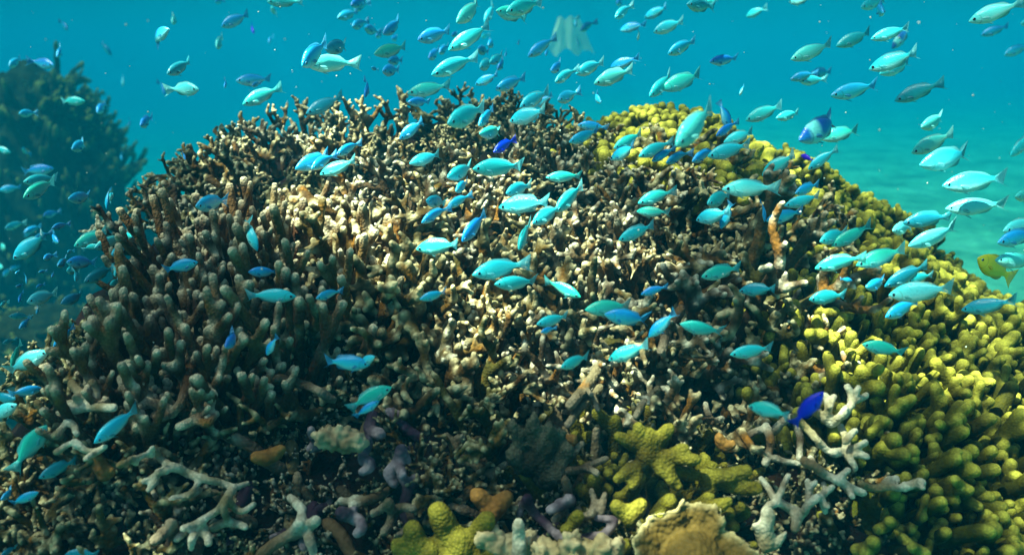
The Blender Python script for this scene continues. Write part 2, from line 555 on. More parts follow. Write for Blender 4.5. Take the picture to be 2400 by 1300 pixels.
def bushy(seed, mains=13, rad=0.0072, knobby=1.0, spread=0.045, arm=1.0):
    rg = random.Random(seed)
    V, F, tips = [], [], []

    def grow(p, d, ln, r, lvl):
        pts = wander(rg, p, d, ln, 5, 0.14, 0.05)
        r1 = r * (0.82, 0.74, 0.66)[lvl]
        tube(V, F, pts, [r + (r1 - r) * i / 5 for i in range(6)], 8 if lvl < 2 else 7)
        tips.append(pts[-1] + (pts[-1] - pts[-2]).normalized() * r1)
        if lvl == 2: return
        dd = (pts[-1] - pts[-3]).normalized()
        for _ in range(rg.randint(4, 6) if lvl == 0 else rg.randint(2, 4)):
            i = rg.choice((1, 2, 3, 4, 4, 5) if lvl == 0 else (1, 2, 3, 4, 5, 5))
            if lvl == 0: grow(pts[i], tilt(rg, dd, R(rg.uniform(28, 66))), rg.uniform(0.024, 0.050), r * 0.84, 1)
            else: grow(pts[i], tilt(rg, dd, R(rg.uniform(32, 78))), rg.uniform(0.008, 0.019) * knobby, r * 0.80, 2)
    for i in range(mains):
        a = i * 2.4 + rg.uniform(-.4, .4)
        q = math.sqrt((i + 0.5) / mains)
        el = R(88 - 62 * q + rg.uniform(-10, 10))
        p = Vector((math.cos(a) * q * spread, math.sin(a) * q * spread, -0.02))
        d = Vector((math.cos(a) * math.cos(el), math.sin(a) * math.cos(el), math.sin(el)))
        grow(p, d, rg.uniform(0.060, 0.100) * arm, rad * rg.uniform(0.9, 1.2), 0)
    return V, F, tips


def tallstand(seed, n=44):
    rg = random.Random(seed)
    V, F, tips = [], [], []
    for i in range(n):
        a = i * 2.4 + rg.uniform(-.3, .3)
        q = math.sqrt((i + 0.5) / n)
        lean = 0.16 + 0.42 * q
        p = Vector((math.cos(a) * q * 0.085, math.sin(a) * q * 0.075, -0.03))
        d = Vector((math.cos(a) * lean * 0.8, math.sin(a) * lean * 0.8, 1))
        ln = rg.uniform(0.11, 0.185) * (1.08 - 0.30 * q)
        pts = wander(rg, p, d, ln, 7, 0.075, 0.05)
        r0 = rg.uniform(0.0054, 0.0078)
        tube(V, F, pts, [r0 * (1 - 0.22 * k / 7) for k in range(8)], 9)
        tips.append(pts[-1] + (pts[-1] - pts[-2]).normalized() * r0 * 0.7)
        for _ in range(rg.choice((0, 1, 2, 3))):
            k = rg.randint(3, 6)
            d2 = (tilt(rg, pts[k] - pts[k - 1], R(rg.uniform(30, 50))) + Vector((0, 0, 0.25))).normalized()
            b = wander(rg, pts[k], d2, rg.uniform(0.022, 0.055), 4, 0.06, 0.12)
            tube(V, F, b, [r0 * 0.86, r0 * .84, r0 * .80, r0 * .76, r0 * 0.70], 8)
            tips.append(b[-1] + (b[-1] - b[-2]).normalized() * r0 * 0.6)
    return V, F, tips


def fingers(seed, n=24, base=0.12, lo=0.048, hi=0.088, r=0.0115):
    rg = random.Random(seed)
    V, F, tips = [], [], []
    for i in range(n):
        a = i * 2.4 + rg.uniform(-.35, .35)
        q = math.sqrt((i + 0.5) / n)
        el = R(90 - 52 * q + rg.uniform(-8, 8))
        d = Vector((math.cos(a) * math.cos(el), math.sin(a) * math.cos(el), math.sin(el)))
        p = Vector((math.cos(a) * q * base, math.sin(a) * q * base, -0.035 * q * q))
        ln = rg.uniform(lo, hi)
        rr = r * rg.uniform(0.85, 1.2)
        pts = wander(rg, p, d, ln, 5, 0.06, 0.05)
        tube(V, F, pts, [rr * k for k in (1.2, 1.08, 1.0, 0.97, 0.97, 0.90)], 10)
        tips.append(pts[-1] + (pts[-1] - pts[-2]).normalized() * rr)
        for _ in range(rg.choice((0, 1, 1, 2))):
            k = rg.randint(2, 4)
            b = wander(rg, pts[k], tilt(rg, pts[k + 1] - pts[k], R(rg.uniform(30, 55))), rg.uniform(0.02, 0.038), 3, 0.08)
            tube(V, F, b, [rr * 0.95, rr * 0.92, rr * 0.9, rr * 0.86], 10)
            tips.append(b[-1] + (b[-1] - b[-2]).normalized() * rr * 0.8)
    # the solid foot the fingers rise from
    for i in range(7):
        a = i * 2.4
        c = Vector((math.cos(a) * base * 0.55 * (i > 0), math.sin(a) * base * 0.55 * (i > 0), -0.05))
        tube(V, F, [c, c + Vector((0, 0, 0.03)), c + Vector((0, 0, 0.05))], [base * 0.30, base * 0.28, base * 0.16], 10)
    return V, F, tips


BUSHY = {}
for mk in ('bushy', 'olive', 'grey'):
    BUSHY[mk] = []
for i in range(9):
    V, F, tips = bushy(100 + i, mains=(11, 12, 9, 11, 10, 8, 12, 7, 6)[i], rad=(0.0064, 0.0058, 0.0072, 0.0062, 0.0068, 0.0078, 0.0056, 0.0074, 0.0082)[i],
                       knobby=(1, 1.2, 0.8, 1, 1.1, .7, 1, 1.3, 1.1)[i], spread=(.045, .05, .045, .05, .045, .045, .05, .03, .03)[i], arm=(1, 1.1, .9, 1.15, 1, 1, .9, 1.5, 1.7)[i])
    me = remesh('bushy_coral', V, F, 0.0019, M['bushy'], tips, 0.0056, bumps=0.0009)
    BUSHY['bushy'].append(me)
TALL = [remesh('tall_coral', *tallstand(40 + i)[:2], 0.0023, M['tall'], tallstand(40 + i)[2], 0.0085, bumps=0.0009) for i in range(3)]
FING = []
for i in range(5):
    V, F, tips = fingers(60 + i, n=(30, 26, 33, 28, 22)[i], r=(0.0090, 0.0102, 0.0084, 0.0094, 0.0112)[i])
    FING.append(remesh('finger_coral', V, F, 0.0024, M['yellow'], tips, 0.013, bumps=0.0009, bscale=80))


KNOB = []
for i in range(3):
    V, F, tips = fingers(90 + i, n=(30, 26, 34)[i], base=0.11, lo=0.022, hi=0.046, r=(0.0115, 0.0128, 0.0105)[i])
    KNOB.append(remesh('finger_coral', V, F, 0.0024, M['yellow'], tips, 0.014, bumps=0.0009, bscale=80))


def ordinal(i, n):
    if n == 2: return ('the left one', 'the right one')[i]
    if n == 3: return ('leftmost', 'middle one', 'rightmost')[i]
    if i == 0: return 'leftmost'
    if i == n - 1: return 'rightmost'
    w_ = ('second', 'third', 'fourth', 'fifth', 'sixth', 'seventh', 'eighth', 'ninth', 'tenth', 'eleventh', 'twelfth')
    if i <= n - 1 - i: return w_[i - 1] + ' from left'
    return w_[n - 2 - i] + ' from right'


def settle_labels(items):
    """items: (object, text, x, y): look-alikes in one place are told apart by their order from left to right"""
    by = {}
    for it in items: by.setdefault(it[1], []).append(it)
    for text, group in by.items():
        group.sort(key=lambda it: it[2])
        for i, it in enumerate(group):
            lab = text if len(group) == 1 else text + ', ' + ordinal(i, len(group))
            if len(lab.split()) > 16: lab = lab.replace(', pale-tipped,', '').replace(', white-tipped,', '')
            it[0]['label'] = lab


def coral_zone(x, y):
    for x0, y0, x1, y1, s in CZ:
        if x0 <= x < x1 and y0 <= y < y1: return s
    return 'on the mound'


CZ = (
    (-900, -900, 420, 430, "on the mound's upper left shoulder"), (420, -900, 620, 400, "on the left end of the mound's crest"),
    (620, -900, 900, 345, "on the crest left of the dip"), (900, -900, 1100, 345, "in the dip of the crest"),
    (1100, -900, 1300, 330, "on the dark peak of the crest"), (1300, -900, 1460, 345, "on the crest left of the olive knobs"),
    (1460, -900, 1720, 400, "on the crest under the big blurred fish"), (1720, -900, 2050, 420, "on the upper right shoulder"),
    (2050, -900, 3000, 560, "high on the right flank"),
    (-900, 430, 330, 640, "on the left rim of the mound"), (330, 400, 560, 560, "above the tall tan stand"),
    (560, 345, 760, 520, "behind the sunlit tall branches"), (760, 345, 980, 480, "below the crest's left part"),
    (980, 345, 1200, 480, "around the upper cobalt fish"), (1200, 330, 1420, 480, "below the dark peak"),
    (1420, 345, 1720, 480, "below the olive knobs"), (1720, 400, 2050, 560, "at the upper edge of the yellow fingers"),
    (-900, 640, 200, 900, "at the mound's far left foot"), (200, 560, 400, 760, "in the left part of the tall stand"),
    (400, 560, 620, 760, "in the heart of the tall stand"), (620, 520, 820, 680, "right beside the tall stand"),
    (820, 480, 1010, 640, "in the golden thicket left of centre"), (1010, 480, 1240, 640, "just above the mound's centre"),
    (1240, 480, 1480, 640, "right of the mound's centre"), (1480, 480, 1800, 640, "left of the yellow fingers"),
    (1800, 560, 2100, 720, "at the top of the yellow slope"), (2100, 560, 3000, 760, "on the yellow slope's right rim"),
    (200, 760, 420, 980, "at the left foot of the tall stand"), (420, 760, 640, 980, "below the tall stand"),
    (620, 680, 860, 860, "in the dark gap right of the tall stand"), (820, 640, 1060, 800, "in the brown thicket at centre left"),
    (1060, 640, 1300, 800, "in the pale-tipped thicket at centre"), (1300, 640, 1560, 800, "in the thicket right of centre"),
    (1560, 640, 1840, 800, "beside the yellow slope's left edge"), (1800, 720, 2080, 880, "in the sunlit yellow patch"),
    (2080, 760, 3000, 960, "midway down the yellow slope's right side"),
    (-900, 900, 200, 1100, "in the lower left corner thicket"), (200, 980, 640, 1140, "around the cream antler coral at lower left"),
    (640, 860, 900, 1040, "around the chalky white rock"), (860, 800, 1100, 980, "in the shadowed thicket below centre"),
    (1100, 800, 1340, 980, "above the dark soft coral"), (1340, 800, 1560, 980, "around the slanting dead branches"),
    (1560, 800, 1840, 980, "below the yellow slope's left edge"), (1840, 880, 2120, 1060, "beside the pale antler coral"),
    (2120, 960, 3000, 1160, "low on the right of the yellow slope"),
    (-900, 1100, 420, 2000, "along the bottom left edge"), (420, 1140, 760, 2000, "under the cream antler coral"),
    (640, 1040, 960, 1180, "among the purple rubble"), (760, 1180, 1100, 2000, "at the bottom, left of centre"),
    (960, 980, 1420, 1180, "below the dark soft coral"), (1100, 1180, 1420, 2000, "at the bottom centre"),
    (1420, 980, 1800, 1180, "above the ruffled plate coral"), (1420, 1180, 1840, 2000, "around the ruffled plate coral"),
    (1800, 1060, 2120, 2000, "below the pale antler coral"), (2120, 1160, 3000, 2000, "in the bottom right corner"),
)


def poly_in(x, y, P):
    c = False
    j = len(P) - 1
    for i in range(len(P)):
        (xi, yi), (xj, yj) = P[i], P[j]
        if (yi > y) != (yj > y) and x < (xj - xi) * (y - yi) / (yj - yi) + xi: c = not c
        j = i
    return c


YEL = [(1360, 200), (1680, 215), (1740, 330), (1900, 330), (2000, 420), (2160, 500), (2240, 580), (2420, 760), (3000, 900), (3000, 2000), (2000, 2000),
       (2080, 1180), (2020, 1000), (1900, 880), (1840, 760), (1790, 620), (1840, 560), (1900, 530), (1840, 420), (1720, 400), (1620, 330), (1440, 320)]
TST = [(380, 500), (560, 470), (800, 480), (800, 560), (700, 700), (620, 830), (480, 900), (320, 880), (290, 760), (320, 640)]
coral_items = []
KIND = {'bushy': ('brown bushy coral, pale-tipped,', 'bushy_coral', 'brown bushy corals over the mound'),
        'olive': ('dark olive bushy coral, pale-tipped,', 'bushy_coral', 'olive bushy corals over the mound'),
        'grey': ('greyish bushy coral, white-tipped,', 'bushy_coral', 'grey bushy corals over the mound'),
        'tall': ('tall tan finger coral stand', 'tall_coral', 'tall tan corals on the left of the mound'),
        'yellow': ('yellow knobbly finger coral', 'finger_coral', 'yellow finger corals on the mound')}


def obj_mat(o, mat):
    o.material_slots[0].link = 'OBJECT'
    o.material_slots[0].material = mat


def place(kind, x, y, scale, lean=0.55, sink=0.0, mesh=None, zrot=None):
    if x < 420 and x < np.interp(y, (380, 450, 570, 690, 790, 880), (400, 350, 330, 285, 150, 30)) + (120 if kind == 'tall' else 0): return None
    t = hit(x, y, 0.055 * scale)
    if t is None: return None
    p = CP + px_dir(x, y) * t
    base = Vector((p.x, p.y, mound(p.x, p.y) - sink))
    n = (Vector((0, 0, 1)) * (1 - lean) + normal(p.x, p.y) * lean).normalized()
    txt, nm, grp = KIND[kind]
    if mesh is None:
        mesh = rnd.choice({'tall': TALL, 'yellow': FING}.get(kind, BUSHY['bushy']))
    o = link(nm, mesh)
    if kind in ('olive', 'grey'): obj_mat(o, M[kind])
    q = n.to_track_quat('Z', 'Y').to_matrix().to_4x4()
    o.matrix_world = Matrix.Translation(base) @ q @ Matrix.Rotation(rnd.uniform(0, 6.283) if zrot is None else zrot, 4, 'Z') @ Matrix.Diagonal((scale, scale, scale * rnd.uniform(0.9, 1.1), 1))
    tag(o, None, 'coral', grp)
    coral_items.append((o, txt + ' ' + coral_zone(x, y), x, y))
    return o


rows = 0
y = 205
while y < 1380:
    f = (y - 225) / 1150
    dx, dy = 146 + 54 * f, 62 + 56 * f
    x = -80 + (rows % 2) * dx / 2
    while x < 2520:
        px, py = x + rnd.uniform(-.3, .3) * dx, y + rnd.uniform(-.35, .35) * dy
        x += dx
        if hit(px, py, 0.05) is None: continue
        if poly_in(px, py, YEL):
            up = py < 560 or py < 760 and px > 2150
            if up: place('yellow', px, py + 25, rnd.uniform(1.0, 1.3), 0.5, mesh=rnd.choice(KNOB))
            elif rnd.random() < 0.93: place('yellow', px, py, rnd.uniform(0.75, 1.0), 0.38)
            continue
        if poly_in(px, py, TST):
            if rnd.random() < 0.85: place('tall', px, py + 40, rnd.uniform(0.95, 1.2), 0.30)
            continue
        hollow = 1400 < px < 1790 and py > 970 or 640 < px < 1420 and py > 990 or 310 < px < 640 and py > 960 or 1720 < px < 2120 and py > 880 or 560 < px < 860 and 780 < py < 1010
        if hollow:
            place(rnd.choice(('olive', 'olive', 'bushy', 'grey')), px, py, rnd.uniform(0.45, 0.72), 0.6, sink=0.02)
            continue
        k = rnd.random()
        kind = 'olive' if k < 0.34 else ('grey' if k > 0.72 else 'bushy')
        if px < 900 and kind == 'grey' and rnd.random() < 0.6: kind = 'bushy'
        if py < 300 and 1050 < px < 1290: kind = 'olive'
        place(kind, px, py, rnd.uniform(0.78, 1.15) * (0.66 if px < 320 and py < 900 else 1.2 if 800 < px < 1850 and 460 < py < 840 else 1.0 if py > 420 else 0.95), 0.55,
              mesh=rnd.choice(BUSHY['bushy'][:7] if py < 480 or px < 800 else BUSHY['bushy']))
    y += dy
    rows += 1

for px, py, sc in ((1475, 275, 1.25), (1560, 285, 1.3), (1520, 310, 1.2), (1380, 290, 0.9), (1640, 330, 1.0)):
    place('yellow', px, py + 30, sc, 0.5, mesh=rnd.choice(KNOB))
for px, py in ((1130, 235), (1190, 240), (1250, 245)):
    place('olive', px, py + 30, 0.9, 0.5, mesh=BUSHY['bushy'][1])

for px, py in ((1740, 350), (1830, 385), (1920, 420), (2010, 465), (2100, 520), (2185, 585), (2260, 645), (2330, 705), (2395, 760), (1690, 345), (1790, 400),
               (1880, 430), (1970, 480), (2060, 530), (2150, 600), (2230, 670), (2300, 735)):
    place('yellow', px + rnd.uniform(-15, 15), py + 22, rnd.uniform(0.8, 1.1), 0.5, mesh=rnd.choice(KNOB))

for px in range(1400, 2400, 44):                   # the very edge of the right shoulder
    py = next((q for q in range(200, 900, 4) if hit(px, q, 0.0)), None)
    if py:
        d0 = hit(px, py, 0.0)
        p = CP + px_dir(px, py) * d0
        o = link('finger_coral', rnd.choice(KNOB))
        q = (Vector((0, 0, 0.6)) + normal(p.x, p.y) * 0.4).normalized().to_track_quat('Z', 'Y').to_matrix().to_4x4()
        sc = rnd.uniform(0.62, 0.8)
        o.matrix_world = Matrix.Translation(p) @ q @ Matrix.Rotation(rnd.uniform(0, 6.28), 4, 'Z') @ Matrix.Scale(sc, 4)
        tag(o, None, 'coral', KIND['yellow'][2])
        coral_items.append((o, KIND['yellow'][0] + (" on the right shoulder's skyline" if px > 1680 else " on the skyline beside the big blurred fish"), px, py))
yy = 600
while yy < 1330:                                   # a second sowing closes the yellow slope
    xx = 1820 + rnd.uniform(0, 90)
    while xx < 2480:
        if poly_in(xx, yy, YEL): place('yellow', xx, yy, rnd.uniform(0.65, 0.9), 0.38)
        xx += rnd.uniform(170, 230)
    yy += 88

for px, py, sc in ((335, 430, 0.7), (385, 395, 0.8), (440, 365, 0.85), (305, 480, 0.6), (280, 540, 0.55), (500, 340, 0.9), (360, 450, 0.7), (420, 420, 0.8)):
    place(rnd.choice(('bushy', 'olive')), px, py + 35, sc, 0.4, mesh=rnd.choice(BUSHY['bushy'][:7]))
for px, py, sc in ((1480, 1075, 0.85), (1580, 1120, 0.75), (1560, 1040, 0.7)):
    o = place('yellow', px, py + 25, sc, 0.85, mesh=rnd.choice(FING))
    if o: obj_mat(o, M['knob'])

# ---- corals traced one by one: open antlers, dead sticks, rubble


def traced(name, lines, T, rpx, mat, label, cat, off=0.13, taper=0.8, tipd=0.016, group=None, seed=1, relief=0.018):
    """a branching coral whose arms run through points of the mound seen at zoomed pixels of tile T"""
    rg = random.Random(seed)
    ox, oy = T
    V, F, tips, allp = [], [], [], []
    depth = {}
    for ln in lines:
        pts = []
        w_ = 1.0
        if isinstance(ln[0], (int, float)):
            w_, ln = ln[0], ln[1:]
        for (zx, zy) in ln:
            k = (zx, zy)
            if k not in depth:
                fx, fy = ox + zx / 3, oy + zy / 3
                d0 = (surf(fx, fy, off) - CP).length
                depth[k] = CP + px_dir(fx, fy) * (d0 + rg.uniform(-relief, relief))
            pts.append(depth[k])
        fine = []
        for a, b in zip(pts[:-1], pts[1:]):
            for s in range(4): fine.append(a.lerp(b, s / 4) + Vector((rg.gauss(0, .0009), rg.gauss(0, .0009), rg.gauss(0, .0009))))
        fine.append(pts[-1])
        for _ in range(2):
            fine = [fine[0]] + [(fine[i - 1] + fine[i] * 2 + fine[i + 1]) / 4 for i in range(1, len(fine) - 1)] + [fine[-1]]
        L = (pts[0] - CP).length
        r0 = rpx * w_ * L / FPX * (0.80 if 'antler' in name else 0.9)
        n = len(fine)
        tube(V, F, fine, [r0 * (1 - (1 - taper) * i / (n - 1)) for i in range(n)], 10)
        tips.append(fine[-1])
        allp += fine
    c = sum(allp, Vector()) / len(allp)
    V = [v - c for v in V]
    me = remesh(name, V, F, 0.0020, mat, [q - c for q in tips], tipd, bumps=0.0007, bscale=90)
    o = link(name, me)
    o.location = c
    return tag(o, label, cat, group)


T7, T8, T9, T5 = (0, 866), (800, 866), (1600, 866), (800, 433)
traced('antler_coral', [
    (1.1, (780, 330), (880, 420), (950, 500), (1000, 560), (1060, 590)), (1.2, (1060, 590), (1150, 570)), (1.1, (1150, 570), (1150, 480), (1110, 395)), ((1150, 570), (1285, 510)),
    (1.1, (1150, 570), (1220, 590), (1295, 610)), ((1150, 570), (1185, 640), (1210, 690)), ((1150, 500), (1215, 425)), (0.9, (950, 500), (970, 545)),
    (1.2, (880, 270), (940, 300), (1000, 345), (1045, 385)), (1.1, (1045, 385), (1110, 330), (1145, 272)), (1.1, (1000, 345), (1030, 260), (1000, 180)), (1.0, (1030, 260), (1065, 190)),
    (1.1, (1120, 330), (1185, 260), (1190, 190), (1160, 120)), ((1190, 220), (1235, 130)), ((1190, 230), (1290, 180))],
    T9, 11.5, M['antler'], 'pale cream antler coral with star-shaped forks behind the lower cobalt fish', 'coral', seed=3)
traced('antler_coral', [
    (1.25, (850, 650), (930, 680), (1000, 735), (1090, 775)), (1.15, (1090, 775), (1180, 830), (1270, 865)), (1.0, (1090, 775), (1165, 705)), (1.0, (1150, 815), (1190, 890)),
    (0.9, (930, 680), (900, 620))],
    T9, 12, M['antler'], 'short cream antler arm with one knob, below the star-forked antler coral', 'coral', seed=4)
traced('antler_coral', [
    (1.0, (1250, 805), (1330, 830), (1440, 835), (1560, 825)), (1.15, (1560, 825), (1650, 795), (1680, 790)), (0.8, (1650, 795), (1690, 830)), (1.1, (1400, 830), (1450, 775), (1500, 765))],
    T9, 12, M['antler'], 'white-ended coral arm lying sideways across the yellow fingers', 'coral', seed=5)
traced('antler_coral', [
    (1.2, (790, 1110), (800, 1050), (840, 1010), (880, 950), (940, 905)), ((940, 905), (1000, 870), (1050, 825)), (1.0, (880, 950), (890, 870), (880, 780)), (0.9, (890, 850), (935, 790)),
    (1.0, (960, 900), (985, 950), (1000, 995)), (0.8, (985, 950), (1025, 960)), (0.9, (1000, 870), (990, 800)),
    (1.1, (800, 1050), (760, 980), (660, 930)), (1.0, (660, 930), (610, 850), (550, 765)), (0.9, (660, 930), (700, 850), (745, 740)), (1.1, (660, 930), (600, 960), (570, 1010)), (1.0, (690, 930), (760, 965), (815, 990))],
    T9, 11.5, M['antler'], 'grey-tan open antler coral with long low arms right of the plate coral', 'coral', seed=6)
traced('antler_coral', [
    (1.1, (590, 400), (620, 480), (615, 560), (580, 660)), (1.0, (440, 470), (520, 430), (590, 400)), (1.0, (800, 380), (830, 480), (820, 620)), (1.1, (650, 440), (700, 370), (760, 330)),
    (0.9, (640, 620), (730, 650), (820, 660)), (0.9, (100, 280), (130, 330), (200, 370), (280, 340)), (0.9, (200, 370), (160, 240))],
    T9, 12, M['grey'], 'grey branching coral in shade under the cobalt fish tail', 'coral', seed=7, off=0.07)
traced('antler_coral', [
    (1.0, (1085, 560), (1130, 640), (1230, 680)), (1.1, (1230, 680), (1330, 730), (1460, 775), (1560, 795), (1640, 830)), (1.1, (1640, 830), (1590, 910), (1520, 1000), (1440, 1050)),
    (1.1, (1440, 1050), (1380, 1085), (1285, 1115)), (1.0, (1590, 910), (1565, 990), (1620, 1065)), (1.1, (1500, 1100), (1620, 1065), (1725, 1105)), (0.9, (1600, 920), (1660, 985), (1710, 1000), (1785, 945)),
    (0.9, (1230, 690), (1170, 695), (1110, 715)), (0.9, (1170, 700), (1100, 745), (1010, 785)), (0.9, (1100, 790), (1045, 845)), (1.0, (1410, 850), (1300, 890), (1205, 915)), (0.9, (1340, 870), (1390, 800)),
    (1.2, (1400, 1080), (1370, 1140), (1350, 1195)), (1.2, (1430, 1090), (1440, 1160), (1465, 1215)), (1.0, (1310, 1120), (1245, 1190)), (0.8, (1640, 830), (1740, 795)), (1.0, (1350, 1195), (1345, 1250))],
    T7, 12, M['antler'], 'cream antler coral with forked white fingers, in dark hollow at lower left', 'coral', seed=8, off=0.09)
traced('antler_coral', [
    (1.1, (1340, -40), (1310, 130), (1270, 250), (1210, 300)), (1.2, (1210, 300), (1120, 240), (1040, 230)), (1.1, (1040, 230), (1055, 140), (1050, 60)), (1.1, (1490, 180), (1470, 270), (1380, 350), (1260, 400)),
    (1.0, (1450, 110), (1490, 180)), (1.1, (1040, 230), (940, 280), (900, 180), (850, 60)), (0.9, (1380, 350), (1470, 390), (1520, 310)), (0.9, (1210, 300), (1130, 350), (1080, 320))],
    T7, 14, M['tall'], 'big tan antler coral with curved arms at foot of the tall stand', 'coral', seed=9, off=0.11)
traced('antler_coral', [
    (1.1, (420, 290), (520, 280), (640, 265), (800, 265)), (1.0, (500, 100), (570, 170), (620, 240)), (1.0, (650, 90), (680, 170), (660, 250)), (0.9, (400, 170), (420, 290)), (0.9, (270, 230), (310, 300), (400, 310)),
    (0.9, (540, 190), (570, 260)), (0.9, (480, 225), (500, 280))],
    T7, 13, M['antler'], 'cream stubby-armed antler coral beside the turquoise fish pair at lower left', 'coral', seed=10)
traced('antler_coral', [
    (1.0, (530, 510), (590, 570), (690, 580), (740, 540)), (0.9, (690, 580), (600, 630)), (1.0, (380, 470), (450, 400), (470, 370)), (1.0, (470, 370), (530, 410), (540, 450)), (0.9, (840, 670), (920, 630), (1060, 590)),
    (0.9, (920, 630), (960, 660)), (0.9, (1060, 590), (1075, 545)), (0.9, (400, 580), (480, 520), (530, 510))],
    T7, 11, M['antler'], 'broken cream antler coral just above the teal fish at lower left', 'coral', seed=11)
traced('dead_branch', [(1.0, (1830, -60), (1720, 130), (1610, 250)), (0.5, (1720, 130), (1760, 175))], T8, 15, M['dead'],
       'thick dead brown coral stick slanting down to a blunt broken end', 'dead branch', off=0.10, taper=0.95)
traced('dead_branch', [(1.0, (1820, 120), (1700, 250), (1590, 390)), (0.7, (1770, 180), (1800, 280))], T8, 13, M['dead'],
       'thinner dead coral stick right beneath the blunt-ended one', 'dead branch', off=0.085)
traced('dead_branch', [(1.0, (2390, 870), (2310, 990), (2250, 1170)), (0.7, (2310, 990), (2270, 960))], T5, 14, M['dead'],
       'long dead brown coral stick beside the nose-down blue fish', 'dead branch', off=0.11, taper=0.9)
traced('dead_branch', [(0.9, (2230, 130), (2170, 190), (2120, 240)), (0.9, (2120, 240), (2070, 330))], T8, 12, M['dead'],
       'short dead stick with orange foot above the olive knobbly clump', 'dead branch', off=0.10)
traced('dead_branch', [(1.0, (1310, 900), (1340, 1000), (1430, 1080), (1520, 1160)), (0.9, (1310, 900), (1260, 960), (1255, 1010)), (1.0, (1520, 1160), (1620, 1190), (1760, 1170), (1850, 1165)),
                       (0.9, (1850, 1165), (1930, 1080), (1900, 1050), (1800, 1040))], T8, 14, M['purple'],
       'purple-crusted dead branch curling into a loop at the bottom centre', 'dead branch', off=0.08)
traced('dead_branch', [(1.0, (1580, 770), (1600, 880), (1560, 1010), (1500, 1050)), (1.0, (1560, 1030), (1660, 1050), (1760, 1010)), (0.9, (1760, 1010), (1790, 930), (1760, 850)), (0.9, (1660, 1050), (1665, 980)), (0.9, (1830, 1000), (1850, 880)),
                       (0.9, (1600, 720), (1720, 690), (1860, 625)), (0.8, (1720, 690), (1800, 730)), (0.9, (1570, 660), (1690, 520))], T8, 13, M['dead'],
       'upright grey-brown forked branches left of the olive knobbly clump', 'dead branch', off=0.08)
traced('dead_branch', [(1.0, (340, 930), (360, 1010), (340, 1090), (300, 1140)), (1.0, (360, 1000), (430, 960), (500, 975)), (0.9, (340, 930), (280, 980), (220, 1010))], T8, 14, M['dead'],
       'pinkish-brown dead branch arching at the bottom, left of the yellow knobs', 'dead branch', off=0.08)
traced('dead_branch', [(1.0, (1945, 60), (2040, 80), (2150, 110), (2250, 150)), (1.0, (2250, 150), (2340, 210))], T7, 14, M['dead'],
       'single dead stick pointing left in the dark hollow', 'dead branch', off=0.10)
traced('dead_branch', [(1.1, (1830, 1300), (1930, 1230), (2050, 1150), (2110, 1080)), (0.9, (2110, 1080), (2120, 980)), (1.2, (2050, 1150), (2150, 1120), (2220, 1060)), (1.0, (2150, 1120), (2180, 1200), (2200, 1280)), (0.9, (2120, 980), (2040, 900))], T7, 15, M['antler'],
       'cream thick-armed broken branch at the bottom edge, left of centre', 'dead branch', off=0.09, seed=12)
traced('rubble_piece', [(1.1, (180, 490), (160, 580), (150, 640)), (1.0, (150, 640), (200, 640), (210, 690), (150, 715)), (1.3, (230, 340), (190, 420), (270, 450))], T8, 15, M['purple'],
       'purple-crusted rubble hook right of the chalky rock', 'rubble', off=0.06)
traced('rubble_piece', [(1.2, (420, 560), (400, 660), (330, 720)), (1.0, (400, 660), (430, 740)), (1.0, (330, 720), (370, 800)), (0.9, (420, 560), (470, 640))], T8, 15, M['purple'],
       'dim violet rubble cluster in the deep shadow', 'rubble', off=0.05)
traced('rubble_piece', [(1.3, (0, 1000), (60, 1030), (130, 1060)), (1.0, (130, 1060), (150, 1110), (110, 1150)), (0.9, (60, 1030), (90, 970))], T8, 15, M['purple'],
       'lilac rubble lump at the bottom with white end', 'rubble', off=0.07)


def clump(name, px, py, seeds, mat, label, cat, off=0.06, voxel=0.003, tipd=0.02, bumps=0.0012, bscale=60.0, group=None, lift=0.03, size=1.0):
    """lobes given as (dx px, dy px, length px, radius px, angle) round a pixel of the mound"""
    V, F, tips = [], [], []
    c = surf(px, py, off + lift)
    k = (c - CP).length / FPX
    n = normal(c.x, c.y)
    for q in seeds:
        dx, dy, ln, rr = (v * size for v in q[:4])
        ang = q[4]
        b = c + RIGHT * dx * k - UP * dy * k + n * (rnd.uniform(-.3, .3) * rr * k)
        d = (RIGHT * math.sin(R(ang)) + UP * math.cos(R(ang)) - FWD * rnd.uniform(0.1, 0.5)).normalized()
        pts = wander(rnd, b - d * ln * k * 0.3, d, ln * k * 1.3, 5, 0.05)
        tube(V, F, pts, [rr * k * s for s in (1.1, 1.08, 1.0, 0.98, 0.96, 0.88)], 12)
        tips.append(pts[-1] + d * rr * k)
    V = [v - c for v in V]
    me = remesh(name, V, F, voxel, mat, [q - c for q in tips], tipd, bumps=bumps, bscale=bscale)
    o = link(name, me)
    o.location = c
    return tag(o, label, cat, group)


